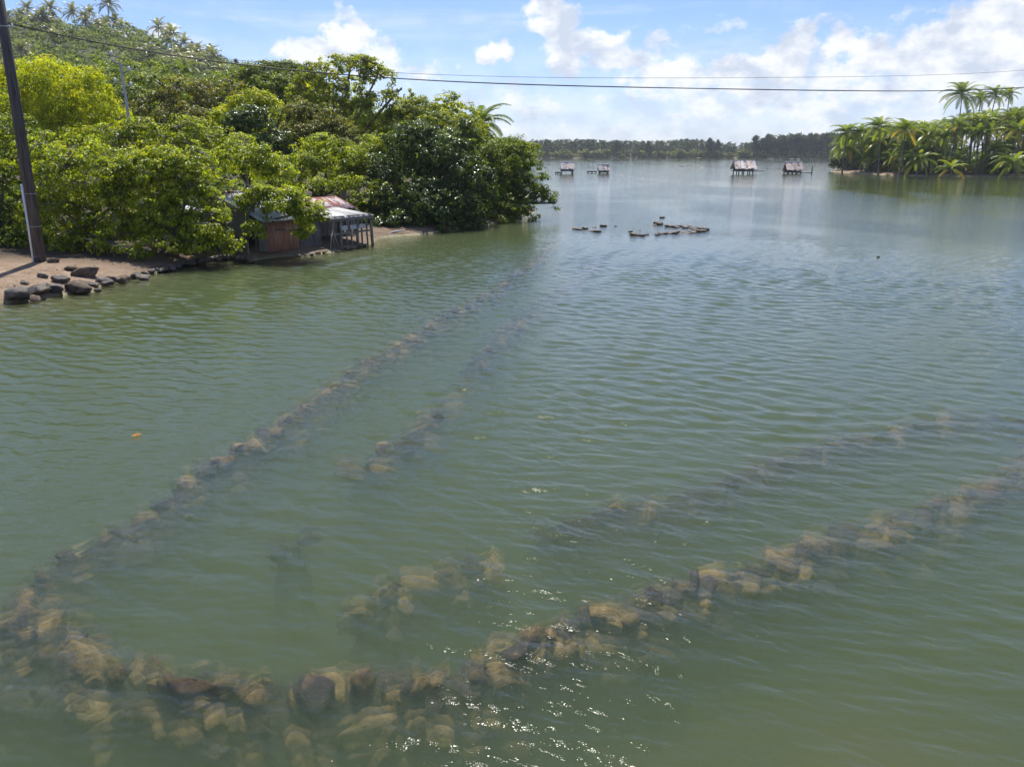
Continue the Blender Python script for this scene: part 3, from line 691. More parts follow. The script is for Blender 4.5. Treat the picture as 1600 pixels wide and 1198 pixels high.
def palm(loc, h, lean, rz, L, label, group=None, yellow=.25, gold=.03, n=20, r=None, name='coconut_palm', hang=True, wind=.0, cat='palm tree'):
    r = r or random
    root = empty(name, loc, label=label, cat=cat, group=group)
    key = (round(h*2)/2, round(lean*2)/2)
    if key not in TRK: TRK[key] = trunk_mesh(*key)
    link('trunk', TRK[key], root, rot=(0, 0, rz))
    top = Vector((key[1]*math.cos(rz), key[1]*math.sin(rz), key[0]))
    for k in range(n):
        u = (k+.5)/n; lev = min(5, int(u*6*(.98 if hang else .8))); azm = k*2.39996+r.uniform(-.25, .25)
        fs = FO if (lev >= 4 and r.random() < gold*3) else (FY if r.random() < yellow else FG)
        # trade wind pushes the fronds to the left
        v = Vector((math.cos(azm)-wind, math.sin(azm), 0)); azm = math.atan2(v.y, v.x)
        link('frond', r.choice(fs[lev]), root, top, (0, r.uniform(-.12, .12), azm), L*r.uniform(.85, 1.1)*(1 if lev else .75))
    return root
R2 = random.Random(21)
gl_ = 'coconut palms of the grove on the right-hand islet'
def ipalm(px, pybase, pycrown, lab, L=4.2, Y=None, **k):
    if Y is None: b = W(px, pybase, .35); x, y = b[0], b[1]
    else: x, y = D(px, 250, Y)[0], Y
    z0 = ground_z(x, y); zt = D(px, pycrown, y)[2]; ln = k.pop('lean', R2.uniform(-1, 1.5))
    return palm((x, y, z0-.1), max(1.0, zt-z0), ln, k.pop('rz', R2.uniform(0, 6.28)), L, lab, gl_, r=R2, wind=.35, **k)
ipalm(1316, 267.5, 205, 'dark green palm standing at the left tip of the right-hand islet', yellow=0, gold=0, n=26, L=4.0)
ipalm(1345, 268, 207, 'green palm second from the left tip of the right-hand islet', yellow=.2, n=24)
ipalm(1372, 270, 196, 'palm with one big hanging yellow frond near the left end of the islet', yellow=.3, gold=.12, n=26, L=4.0)
ipalm(1405, 273, 200, 'tall sunny palm on the islet shore with yellow lower fronds', yellow=.45, gold=.1, n=24, L=3.9)
ipalm(1432, 274, 250, 'low palm bending over the islet shore with arching silvery fronds', yellow=.3, L=3.8)
ipalm(1487, 275, 262, 'short trunkless young palm with golden fronds on the islet beach', yellow=.5, gold=.6, L=3.4, n=14, hang=False)
ipalm(1570, 275.5, 255, 'low pale palm on the islet beach near the right edge', yellow=.4, L=4.0)
for (px, py, Y, lb, L) in [(1491, 148, 182, 'thick-headed tall palm rising above the islet grove, leftmost of the tall four', 5.0), (1519, 155, 190, 'second of the four tall palms above the islet grove, small round head', 3.4),
                       (1535, 147, 186, 'third of the four tall palms above the islet grove, swept by wind', 3.9), (1564, 148, 190, 'thin tall palm rising alone above the grove near the right edge', 3.0)]:
    ipalm(px, 0, py, lb, L, Y=Y, yellow=0, gold=0, n=24, lean=-.5 if px != 1564 else .8)
cnt = 0; tries = 0
while cnt < 270 and tries < 4000:
    tries += 1
    px = R2.uniform(1315, 1730); Y = R2.uniform(152, 232); x = (px-800)/FPX*Y*math.cos(PITCH)/math.cos(PITCH)*.99
    x = D(px, 262, Y)[0]
    d = poly_sd(np.array([x]), np.array([float(Y)]), RI)[0]
    if d < 1.2 or (cnt < 80 and d > 12): continue
    topy = np.interp(px, [1315, 1350, 1400, 1440, 1480, 1540, 1600, 1730], [215, 200, 195, 192, 182, 172, 168, 160])
    zt = D(px, topy, Y)[2]*R2.uniform(.25, .95) if cnt < 120 else D(px, topy, Y)[2]*R2.uniform(.75, 1.0)
    z0 = ground_z(x, Y); yl = R2.choice([0, .05, .15, .35, .8]); col_ = 'yellowish' if yl > .3 else 'green'; row_ = 'front rows of the' if d < 12 else 'dense inner part of the'
    palm((x, Y, z0-.1), max(1.5, zt-z0-1.2), R2.uniform(-1.5, 1.5), R2.uniform(0, 6.28), R2.uniform(3.2, 4.5), col_+' coconut palm crowded in the '+row_+' grove on the right-hand islet', gl_,
         yellow=yl, gold=.05, n=16, r=R2, wind=.35); cnt += 1
# dark interior scrub and shore bushes of the islet
r = np.random.default_rng(81); ul = []
while len(ul) < 120:
    px = r.uniform(1318, 1700); Y = r.uniform(155, 225); x_ = D(px, 262, Y)[0]
    if poly_sd(np.array([x_]), np.array([Y]), RI)[0] < (.9 if len(ul) < 40 else 2.5): continue
    hh = r.uniform(1.2, 2.6)+max(0, (Y-175))*.05; ul.append((x_, Y, hh*.7, 2.4, 2.2, hh))
V, T, tone, cc = crown_np(ul, 3600, 14, .5, 1.0, r, low=-.2)
tag(link('islet_scrub', mesh_np('islet_scrub', V, T, [LEAF_D], tone=tone)), 'dark green scrub between the palm trunks on the right-hand islet', 'undergrowth', kind='stuff')
tree('beach_tree', 'low dark round bush at the water on the left tip of the islet', 'shrub', (D(1313, 262, 196)[0], 196), [(1312,256,12,9,196),(1330,258,14,7,195)], LEAF_D, 130, 18, .45, .9, None, BARK, .15, .2)
# palm behind the left bank
R3 = random.Random(4)
pb = D(758, 250, 76)
palm((pb[0]+.6, 76, .5), D(755, 192, 76)[2]-.5, -1.0, 0, 3.6, 'lone coconut palm with drooping fronds rising behind the right end of the left bank', None, 0, 0, 22, R3, wind=-.15)
palm((D(290, 200, 95)[0], 95, .8), D(288, 112, 95)[2]-.8, .5, 1, 3.0, 'thin-trunked palm rising in front of the hillside above the left bank trees', None, 0, 0, 16, R3)

# hill palms: each one a mesh (trunk and fronds too small to tell apart)
HP = []
for v in range(5):
    Vs = []; Fs = []; n0 = 0; mi = []; tn = []
    h = [5, 7, 9, 4, 6][v]; ln = rp.uniform(-1, 1)
    tm = MB().tube([(ln*(k/5)**1.5, 0, h*k/5) for k in range(6)], [.22-.02*k for k in range(6)], 5, False)
    tv = np.concatenate(tm.V); tf = np.array(tm.F); tf3 = np.concatenate([tf[:, [0, 1, 2]], tf[:, [0, 2, 3]]])
    Vs.append(tv); Fs.append(tf3); mi += [1]*len(tf3); tn += [0]*len(tv); n0 = len(tv)
    for k in range(22):
        a, b, c = FSH[min(5, int(k/22*6))]
        V, F = frond_np(a+rp.uniform(-.15, .15), b, 1.0, 13, .22, .06, c, rp)
        th = k*2.4+rp.uniform(-.2, .2); Rm = np.array([[math.cos(th), -math.sin(th), 0], [math.sin(th), math.cos(th), 0], [0, 0, 1]])
        Vs.append(V@Rm.T*rp.uniform(3.9, 5.0)+np.array([ln, 0, h])); Fs.append(F+n0); n0 += len(V); mi += [0]*len(F); tn += [rp.uniform(.0, 1)]*len(V)
    HP.append(mesh_np('coconut_palm', np.concatenate(Vs), np.concatenate(Fs), [FRONDH, PALMBARK], tone=tn, midx=mi))
def hillpalm(px, Y, v, lab, s=1.0, up=0.0):
    x = D(px, 100, Y)[0]; zz = float(hill_h(np.array([x]), np.array([float(Y)]))[0])
    return tag(link('coconut_palm', HP[v], None, (x, Y, zz-.3+up), (0, 0, R3.uniform(0, 6.28)), s), lab, 'palm tree', 'coconut palms on the hillside')
for (px, v, lab, s) in [(95,1,'palm with ragged head on the skyline at the left of the hilltop',1.0),(128,1,'palm left of the tallest pair on the hill skyline',1.0),(152,2,'thin tall palm standing clear above the hill ridge, left of the biggest one',.85),
                 (178,2,'biggest dark palm on the crest of the hill',1.15),(192,0,'lower palm touching the biggest crest palm on its right',.95),(209,1,'small palm on the ridge slope right of the biggest crest palm',.55),(264,2,'lone small palm sticking up from the descending ridge by a white cloud',.62),
                 (241,0,'little palm between two others on the descending ridge',.5)]:
    hillpalm(px, 298, v, lab, s)
for k in range(66):
    if k < 34: px = R3.uniform(-60, 200); Y = R3.uniform(262, 299)
    elif k < 54: px = R3.uniform(215, 350); Y = R3.uniform(225, 296)
    else: px = R3.uniform(-40, 400); Y = R3.uniform(150, 285)
    hillpalm(px, Y, R3.choice([0, 3, 4, 0, 3, 1]), ('silvery coconut palm crowded along the top of the hill at upper left' if k < 34 else 'silvery coconut palm on the right-hand slope of the hill below the ridge' if k < 54 else 'solitary coconut palm scattered among the dark scrub low on the hillside'), R3.uniform(.6, .95))
# ironwoods on the right end of the ridge
def ironwood_np(r, h, n=110, wsp=.5):
    u = r.random(n)**.8; z = h*(.12+.88*u); lobe_ = 1+.35*np.sin(u*19+r.uniform(0, 6))
    rad = h*.20*(1-u)**.45*lobe_*r.uniform(.15, 1.15, n)+.1
    th = r.uniform(0, 6.28, n)
    c = np.stack([np.cos(th)*rad, np.sin(th)*rad, z], 1)
    tip = np.stack([np.cos(th)*.6, np.sin(th)*.6, np.full(n, 1.0)], 1)+r.normal(size=(n, 3))*.35
    nrm = r.normal(size=(n, 3)); L = h*.16*r.uniform(.6, 1.3, n)
    V, T = leaves_np(c, nrm, tip, L, L*.22, r)
    tone = np.repeat(np.clip(r.normal(.4, .25, n), 0, .9), 4)
    return V, T, tone
IW = []
for v in range(5):
    r = np.random.default_rng(400+v); V, T, tn = ironwood_np(r, 16, 420)
    tv, tf = tubes_np([[0, 0, 0]], [[.2, 0, 15.5]], .28, .04, np.array([[.1, .1, 0]]), 4, 4); tf3 = np.concatenate([tf[:, [0, 1, 2]], tf[:, [0, 2, 3]]])
    IW.append(mesh_np('ironwood_tree', np.vstack([V, tv]), np.vstack([T, tf3+len(V)]), [WOODFAR, BARK], tone=np.concatenate([tn, np.zeros(len(tv))]), midx=[0]*len(T)+[1]*len(tf3)))
for k, (px, Y, s) in enumerate([(303,297,.42),(322,296,.36),(338,297,.42),(346,296,.40),(369,296,.42),(384,295,.30)]):
    x = D(px, 100, Y)[0]; zz = float(hill_h(np.array([x]), np.array([float(Y)]))[0])
    tag(link('ironwood_tree', IW[k % 5], None, (x, Y, zz-.5), (0, 0, k), s), 'feathery grey-green ironwood on the descending end of the hill ridge', 'tree', 'ironwoods on the hill ridge')
# hill wood
r = np.random.default_rng(91); ul = []
N = 1500
uu = r.uniform(-.78, .02, N*2); yy = r.uniform(112, 305, N*2)**1.0
for u_, y_ in zip(uu, yy):
    x_ = u_*y_; zz = float(hill_h(np.array([x_]), np.array([y_]))[0])
    if zz < .2: continue
    sz = r.uniform(1.6, 3.8)*(1.0 if y_ > 280 else 1.25); ul.append((x_, y_, zz+sz*.25, sz, sz, sz*r.uniform(.5, .85)))
V, T, tone, cc = crown_np(ul, 11500, 15, .62, 1.15, r, low=-.1, fill=.1)
tag(link('hill_wood', mesh_np('hill_wood', V, T, [LEAF_H], tone=tone)), 'dense low wood and scrub covering the hillside behind the left bank', 'wood', kind='stuff')

# ------------------------------------------------------------------ far shore wood
r_lean = [.05, -.08, .1, -.03]
r = np.random.default_rng(17); Vs = []; Ts = []; tn = []; n0 = 0
for k in range(900):
    px = r.uniform(700, 1420); Y = r.uniform(594, 660); x = D(px, 240, Y)[0]
    h = np.interp(px, [700, 900, 1000, 1090, 1110, 1180, 1200, 1290, 1420], [12, 12.5, 11.5, 13, 10.5, 10, 15.5, 16.5, 17])*r.choice([.7, .8, .9, 1.0, 1.06])
    V, T, t_ = ironwood_np(r, h, 60); V[:, :2] *= 1.7
    V += np.array([x, Y, .2]); Vs.append(V); Ts.append(T+n0); n0 += len(V); tn.append(t_)
tag(link('distant_wood', mesh_np('distant_wood', np.concatenate(Vs), np.concatenate(Ts), [WOODFAR], tone=np.concatenate(tn))), 'long blue-green band of ironwoods on the far shore of the lagoon', 'wood', kind='stuff')
for k, (px, h, s_) in enumerate([(962,14,1.3),(1012,13.5,1.5),(1110,16,1.6),(1121,14.5,1.3),(1178,18,1.4),(1189,16,1.7),(1199,19,1.3),(1211,15.5,1.8),(1222,18,1.5),(1231,16,1.6),(1242,19,1.3),(1255,16,1.9),(1264,19.5,1.4),(1279,18,1.8),(1287,20,1.5),(1296,17,1.8)]):
    Y = 596; tag(link('ironwood_tree', IW[k % 5], None, (D(px, 240, Y)[0], Y, .2), (0, r_lean[k % 4], k*1.7), (h/16*s_*.85, h/16*s_*.85, h/16*.85)), 'feathery tall ironwood sticking up from the far shore wood', 'tree', 'tall ironwoods on the far shore')
ul = []
for k in range(260):
    px = r.uniform(700, 1420); Y = r.uniform(590.5, 594); h = r.uniform(1.5, 4.2); ul.append((D(px, 240, Y)[0], Y, h*.5, 2.6, 2, h))
V, T, tone, cc = crown_np(ul, 2600, 12, 1.0, 1.4, r, low=-.3)
tag(link('shore_shrubs', mesh_np('shore_shrubs', V, T, [SHRUBFAR], tone=tone)), 'low yellowish shrubs and young palms at the foot of the far shore wood', 'shrubs', kind='stuff')

# ------------------------------------------------------------------ utility poles and cables
pb = W(64, 416, .3)
root = empty('utility_pole', (pb[0], pb[1], .1), label='tall dark wooden utility pole with white conduit at its foot on the sandy bank', cat='utility pole')
HT = 11.6
tag(MB().tube([(0, 0, -.3), (.12, 0, HT*.5), (.22, 0, HT)], [.215, .185, .15], 14).build('post', POLEW, root, True))
MB().tube([(-.20, -.10, -.1), (-.13, -.13, 1.5), (-.08, -.15, 3.25)], .048, 8).build('conduit', WHITEP, root, True)
for zz in (.6, 1.7, 2.9):
    MB().tube([(.02*zz+.21*math.cos(a), .21*math.sin(a), zz) for a in np.linspace(0, 6.283, 13)], .008, 4, False).build('strap', CONC, root)
zi = D(30, 42, pb[1])[2]-.1
for s in (-1, 1):
    bk = MB().tube([(.18, 0, zi), (.18+s*.25, 0, zi), (.18+s*.30, 0, zi+.03)], [.02, .02, .015], 6).build('bracket', CONC, root)
    MB().tube([(.18+s*.30, 0, zi-.04), (.18+s*.30, 0, zi), (.18+s*.30, 0, zi+.05), (.18+s*.30, 0, zi+.10)], [.03, .045, .035, .02], 8).build('insulator', WHITEP, bk, True)
MB().tube([(.17+.18*math.cos(a), .18*math.sin(a), zi) for a in np.linspace(0, 6.283, 13)], .02, 5, False).build('band', CONC, root)
# concrete pole further back and small third one
for (px, pyt, pyb, Y, lb, m_, w) in [(194, 97, 205, 43, 'pale grey concrete utility pole standing among the trees in front of the hill', CONC, .075), (229, 165, 225, 82, 'short weathered post just right of the pale concrete pole', TWIG, .12)]:
    b_ = D(px, 130, Y); zt = D(px, pyt, Y)[2]; lean = D(px-8, 100, Y)[0]-b_[0]
    rt = empty('utility_pole', (b_[0], Y, .5), label=lb, cat='utility pole')

    MB().tube([(0, 0, -.2), (0, 0, zt*.5), (-.05, 0, zt-.5)], [w*1.5, w*1.2, w], 4 if m_ is CONC else 8).build('post', m_, rt)
    if m_ is CONC:
        for (dz, s) in ((.4, -1), (-.2, -1), (-1.1, 1), (-2.2, -1), (-2.6, 1)):
            bk = MB().tube([(-.05, 0, zt-.5+dz*.5), (-.05+s*.4, 0, zt-.5+dz*.5+.12)], .03, 5).build('bracket', DARKW, rt)
            MB().tube([(-.05+s*.4, 0, zt-.45+dz*.5+.05), (-.05+s*.4, 0, zt-.45+dz*.5+.18), (-.05+s*.4, 0, zt-.45+dz*.5+.28)], [.06, .08, .03], 7).build('insulator', WHITEP, bk, True)
# far pole on the other bank that carries the cables out of frame
ex = np.array([62.0, 60.0])
rt = empty('utility_pole', (ex[0], ex[1], -1.4), label='wooden utility pole carrying the cables beyond the right edge', cat='utility pole')
MB().tube([(0, 0, -.3), (0, 0, 14)], [.2, .14], 10).build('post', POLEW, rt, True)
def cable(pix, rad, lab, name, a, twist=False):
    a = np.array(a[:2]); P = []
    for (px, py) in pix:
        d = ray(px, py)                                              # where this sight line crosses the vertical plane from pole to pole
        e = ex-a; M2 = np.array([[e[0], -d[0]], [e[1], -d[1]]]); s_, t_ = np.linalg.solve(M2, -a)
        P.append((s_, CAM_H+d[2]*t_))
    P = np.array(P); s = np.linspace(0, 1, 60); co_ = np.polyfit(P[:, 0], P[:, 1], 4 if len(P) > 5 else 2); z = np.polyval(co_, s)
    pts = [(a[0]+(ex[0]-a[0])*q, a[1]+(ex[1]-a[1])*q, zz) for q, zz in zip(s, z)]
    if twist:
        rt = empty(name, pts[0], label=lab, cat='cable')
        for k in range(3):
            q = []; s2 = np.linspace(0, 1, 900); z2 = np.polyval(co_, s2)
            for j, (u, zz) in enumerate(zip(s2, z2)):
                an = u*2*math.pi*150+k*2.094; w_ = Vector((math.cos(an)*.018*-.3, math.cos(an)*.018*.9, math.sin(an)*.018))
                q.append(Vector((a[0]+(ex[0]-a[0])*u, a[1]+(ex[1]-a[1])*u, zz))+w_-rt.location)
            MB().tube(q, rad*.55, 4).build('strand', CABLE, rt, True)
    else: tag(MB().tube(pts, rad, 5).build(name, CABLE, None, True), lab, 'cable')
pt = (pb[0]+.18, pb[1]-.02)
cable([(34,42),(190,72),(345,99),(450,110),(620,122),(800,130),(1000,137),(1200,142),(1400,141.5),(1600,137)], .020, 'thick twisted black cable sagging across the sky, the lower of the two', 'cable', pt, True)
cable([(34,40),(190,69),(345,94),(450,102),(620,113),(800,119),(1000,123),(1200,122.5),(1400,118),(1600,110)], .008, 'thin grey cable across the sky, the upper of the two', 'cable', pt)

# ------------------------------------------------------------------ sheds on the left bank
def frame_at(o, ux, uy):
    return Matrix(((ux, -uy, 0, o[0]), (uy, ux, 0, o[1]), (0, 0, 1, o[2]), (0, 0, 0, 1)))
def corr(u0, u1, v0, v1, z0, z1, pitch=.13, amp=.018, n=None, zu=0.0):
    """corrugated sheet: ridges run along v; u across. z0 at v0, z1 at v1; returns V,F with thickness"""
    nu = max(8, int((u1-u0)/pitch*6)); us = np.linspace(u0, u1, nu+1); V = []; F = []
    for s in (0, -.006):
        for u in us:
            w = amp*math.sin(2*math.pi*u/pitch)+s
            V += [(u, v0, z0+w+zu*(u-u0)), (u, v1, z1+w+zu*(u-u0))]
    m_ = len(us)*2
    for k in range(nu):
        a = 2*k; F += [(a, a+2, a+3, a+1), (m_+a, m_+a+1, m_+a+3, m_+a+2), (a, m_+a, m_+a+2, a+2), (a+1, a+3, m_+a+3, m_+a+1)]
    F += [(0, 1, m_+1, m_), (m_-2, 2*m_-2, 2*m_-1, m_-1)]
    return V, F
def sheets(root, nm, u0, u1, v0, v1, z0, z1, mats, wdt=.8, rr=None, over=.04):
    n = max(1, round((u1-u0)/wdt))
    for k in range(n):
        a = u0+(u1-u0)*k/n; b = u0+(u1-u0)*(k+1)/n+over
        V, F = corr(a, b, v0+rr.uniform(-.05, .05), v1, z0+.012*(k % 2)+rr.uniform(0, .02), z1+.012*(k % 2), zu=0)
        mb = MB(); mb.add(V, F); mb.build(nm, mats[k % len(mats)] if not callable(mats) else mats(k), root, True)
def wallsheets(root, nm, p0, p1, z0, z1, mats, wdt, rr, pitch=.16, amp=.02):
    """vertical corrugated wall from p0 to p1 (local xy)"""
    p0 = Vector((*p0, 0)); p1 = Vector((*p1, 0)); d = (p1-p0); L = d.length; d /= L; nrm = Vector((-d.y, d.x, 0)); n = max(1, round(L/wdt))
    for k in range(n):
        V, F = corr(0, L/n+.04, z0+rr.uniform(-.04, .02), z1, 0, 0, pitch, amp)
        V = [tuple(p0+d*(L*k/n+v[0])+Vector((0, 0, v[1]))+nrm*(v[2]+.014*(k % 2))) for v in V]
        mb = MB(); mb.add(V, F); mb.build(nm, mats[k % len(mats)], root, True)
rr = random.Random(8)
A0 = W(421, 391, .30); ud = Vector((3.4, 5.3, 0)).normalized()
Mx = Matrix.Translation((A0[0], A0[1], .22)) @ Matrix(((ud.x, -ud.y, 0, 0), (ud.y, ud.x, 0, 0), (0, 0, 1, 0), (0, 0, 0, 1)))
def shed_root(name, label, off=(0, 0, 0), cat='shed'):
    rt = bpy.data.objects.new(name, None); C.objects.link(rt); rt.matrix_world = Mx @ Matrix.Translation(off); return tag(rt, label, cat)
# local axes: x along the shore away from the camera, y inland (left/back)
sh = shed_root('boat_shed', 'low shed with white corrugated roof and rusty orange corrugated side wall on the bank')
sheets(sh, 'roof_sheet', -.4, 3.3, -.25, 3.0, 1.32, 2.45, [ROOFW], .85, rr)
sheets(sh, 'roof_sheet', -.4, 3.3, 2.96, 5.9, 2.48, 1.8, [ROOFW], .85, rr)
wallsheets(sh, 'wall_sheet', (0, 0), (1.75, 0), .02, 1.28, [WALLO], .6, rr, .19, .034)
MB().box((2.5, .02, .62), (1.4, .05, 1.2)).build('wall', DARKW, sh)
for k in range(4):                                                    # grey board panels of the end wall, with a dark doorway between
    y0 = .03+k*1.15+(.28 if k > 0 else 0); y1 = y0+(.62 if k == 0 else 1.1); zt = 1.3+min(y1, 3.0)*.34-.12
    MB().box((0, (y0+y1)/2, zt/2), (.05, y1-y0, zt)).build('wall_panel', WALLG, sh)
MB().box((-.01, .82, .95), (.09, .07, 1.9)).build('door_post', DARKW, sh)
MB().box((1.5, 5.5, .85), (3.2, .05, 1.7)).build('wall', WALLG, sh)
for k in range(3): MB().box((1.4, .2+k*2.5, [1.30, 2.2, 1.75][k]), (3.5, .09, .08)).build('rafter', DARKW, sh)
MB().tube([(-.5, 2.98, 2.50), (3.35, 2.98, 2.50)], .05, 6).build('ridge_cap', ROOFR, sh)
# second, lower white roof piece to the left in front
sl = shed_root('lean_to_roof', 'small dark lean-to with a rippled pale roof left of the white shed', (-1.1, 2.2, 0), 'shed')
sheets(sl, 'roof_sheet', -.6, .6, -.2, 2.6, 1.62, 1.85, [ROOFW], .7, rr)
MB().box((-.5, 1.2, .8), (.05, 2.6, 1.5)).build('wall_panel', WALLG, sl)
for y_ in (0, 1.3, 2.5): MB().tube([(-.56, y_, 0), (-.56, y_, 1.6)], .05, 6).build('post', DARKW, sl)
# open platform shelter over the water's edge
op = shed_root('open_shelter', 'open waterside shelter with flat grey roof weighted by old tyres and bare timber posts', (3.45, -.1, 0), 'shelter')
sheets(op, 'roof_sheet', -.1, 2.7, -.55, 2.0, 1.22, 1.50, [CONC, ROOFW, CONC], .8, rr)
for k, x_ in enumerate([0, .45, .85, 1.2, 1.6, 1.95, 2.3, 2.62]):
    MB().tube([(x_+rr.uniform(-.05, .05), -.42, -.35), (x_, -.42+rr.uniform(-.05, .05), .5), (x_+rr.uniform(-.04, .04), -.42, 1.2)], [.075 if k % 3 == 1 else .045]*3, 7).build('post', TWIG, op, True)
for x_ in (0, 1.3, 2.6): MB().tube([(x_, 1.8, -.1), (x_, 1.8, 1.45)], .05, 6).build('post', DARKW, op)
MB().box((1.3, -.46, 1.14), (2.9, .08, .10)).build('beam', TWIG, op); MB().box((1.3, -.43, .50), (2.6, .05, .09)).build('rail', TWIG, op)
for k in range(3): MB().box((.65+k*.62, -.50, .76), (.42, .03, .20)).build('board', CONC, op)
MB().box((1.3, 1.85, .7), (2.7, .04, 1.4)).build('back_wall', DARKW, op)
for s in (-1, 1): MB().tube([(-.25+s*.35, -.7, -.3), (-.25, -.62, .75)], .035, 6).build('brace', TWIG, op, True)
for k in range(7):                                                    # stones and tyres lying on the roof edge
    me = bpy.data.meshes.get('stone_small') or rock_mesh('stone_small', 500, STONE2, 2)
    me.name = 'stone_small'
    o = link('roof_stone', me, None, Mx @ Vector((3.7+k*.38+rr.uniform(-.1, .1), -.52, 1.30)), (0, 0, rr.uniform(0, 6)), (.20, .12, .07))
    tag(o, 'dark stone weighing down the front edge of the grey shelter roof', 'stone', 'stones on the shelter roof edge')
# hut with red and white rusty roof
h2 = shed_root('rusty_hut', 'dark open hut behind the shelter with a red and white rusty corrugated roof', (4.5, 2.5, 0), 'hut')
sheets(h2, 'roof_sheet', 0, 3.0, -.7, .8, 1.42, 1.98, [ROOFR], .85, rr)
for x_ in (.1, .8, 1.6, 2.4, 3.1):
    MB().tube([(x_, -.6, -.1), (x_, -.6, 1.42)], .06, 6).build('post', TWIG, h2, True)
MB().box((1.6, -.62, .85), (3.2, .04, .12)).build('rail', TWIG, h2)
MB().box((1.6, .9, .9), (3.2, .05, 1.8)).build('wall', DARKW, h2)
for k in range(7): MB().box((.3+k*.43, -.58, .45), (.2, .03, .95)).build('board', DARKW, h2)
# orange gable roof
h3 = shed_root('orange_roof_hut', 'small hut with bright orange rusted gable roof between the white shed and the red roof', (3.0, 3.2, 0), 'hut')
sheets(h3, 'roof_sheet', 0, 1.5, -.3, .8, 1.95, 2.45, [ROOFO], .8, rr)
sheets(h3, 'roof_sheet', 0, 1.5, .78, 2.2, 2.46, 1.9, [ROOFO], .8, rr)
MB().box((.8, -.1, .95), (1.4, .05, 1.9)).build('wall', DARKW, h3); MB().box((.8, 2.0, .9), (1.4, .05, 1.8)).build('wall', DARKW, h3)
MB().box((.05, .95, 1.0), (.05, 2.0, 1.9)).build('wall', WALLG, h3)

# ------------------------------------------------------------------ loose rocks on the bank
BROWN = rough_mat('bank_stone', (.07, .05, .035), (.20, .145, .095), 2.5, .75, .9, c3=(.30, .24, .17), rnd=.3, bdist=.06, t3=(.58, .7))
RK = [rock_mesh('rock', 600+k, STONE2, 3, .62, 9) for k in range(6)]+[rock_mesh('rock', 650+k, BROWN, 3, .62, 9) for k in range(3)]
rocks = [(25,460,34,0,'flat dark rock at the left edge of the photo, lowest on the sandy bank'),(40,450,12,1,'small dark stone behind the flat dark rock at the left edge'),(62,455,30,2,'long dark rock at the waterline below the sandy patch'),
 (86,452,26,0,'dark rock touching the long rock on the waterline'),(55,463,16,6,'brown rounded stone at the foot of the long dark rock'),(96,444,20,3,'pointed black-and-grey rock standing above the waterline row'),
 (124,447,30,7,'big brown rock, largest of the waterline row right of the pole'),(147,443,16,4,'upright black rock at the right end of the waterline row'),(152,450,10,5,'small black rock in the water beside the upright black rock'),
 (166,440,15,1,'low flat stone on the spit right of the black rocks'),(132,417,26,8,'pale topped boulder in the shade just right of the pole'),(160,421,18,2,'brown boulder right of the pale topped boulder'),
 (172,420,16,3,'rounded dark boulder paired with a brown one under the shrubs'),(190,420,18,7,'light patched boulder under the leafy shrub'),(84,411,12,8,'pale stone right at the foot of the wooden pole'),(110,417,14,6,'small brown stone between pole and boulders'),
 (210,428,15,5,'wet dark stone at the water under the hanging branches'),(226,430,16,4,'glossy dark stone furthest right of the bank stones'),(70,441,14,3,'small grey stone on the sand behind the row')]
for k, (px, py, w, v, lb) in enumerate(rocks):
    p = W(px, py+w*.12, .12); s = w*p[1]/FPX*.78
    if py < 425: p = W(px, py+w*.3, .38)
    tag(link('rock', RK[v], None, (p[0], p[1], max(.04, ground_z(p[0], p[1]))+s*.2), (rr.uniform(-.2, .2), rr.uniform(-.2, .2), rr.uniform(-.5, .5)+(3.14 if k % 2 else 0)), (s, s*.9, s*.9)), lb, 'rock', 'rocks on the left bank')
for k in range(30):
    u = (k+.5)/30; px = 225+u*170+rr.uniform(-3, 3); py = np.interp(px, [225, 300, 360, 400], [429, 412, 403, 409])+rr.uniform(-3, 2)
    p = W(px, py, .05); s_ = rr.uniform(.16, .38)
    tag(link('rock', RK[rr.choice([0, 1, 2, 3, 4, 5])], None, (p[0], p[1], .04+s_*.2), (rr.uniform(-.3, .3), 0, rr.uniform(0, 6)), (s_, s_*.8, s_*.8)), 'wet dark rock in the shade at the waterline under the hanging branches', 'rock', 'shaded rocks along the left shore')
# pebbles, leaf litter and twigs on the bank
Vs = []; Ts = []; n0 = 0; r = np.random.default_rng(55)
while len(Vs) < 1500:
    u = r.random(); px = r.uniform(-60, 600); py = np.interp(px, [-60, 60, 165, 240, 300, 420, 600], [478, 462, 440, 425, 409, 399, 368])-abs(r.normal())*22+3
    q = W(px, py, .2); z_ = ground_z(q[0], q[1])
    if z_ < .02: continue
    s_ = r.uniform(.008, .026)*(1.6 if r.random() < .15 else 1); c_ = np.array([q[0], q[1], z_+s_*.2])
    base = np.array([[1, 0, 0], [-.5, .9, .1], [-.6, -.8, 0], [.1, 0, .7]])*s_*r.uniform(.6, 1.5, (4, 1))
    th = r.uniform(0, 6.28); Rm = np.array([[math.cos(th), -math.sin(th), 0], [math.sin(th), math.cos(th), 0], [0, 0, 1]])
    Vs.append(base@Rm.T+c_); Ts.append(np.array([[0, 1, 3], [1, 2, 3], [2, 0, 3]])+n0); n0 += 4
tag(link('pebbles', mesh_np('pebbles', np.concatenate(Vs), np.concatenate(Ts), [rough_mat('pebble', (.10, .07, .05), (.30, .24, .18), 3, .9, .3, rnd=0, coords='Generated')])), 'small pebbles and litter scattered over the sandy left bank', 'pebbles', kind='stuff')
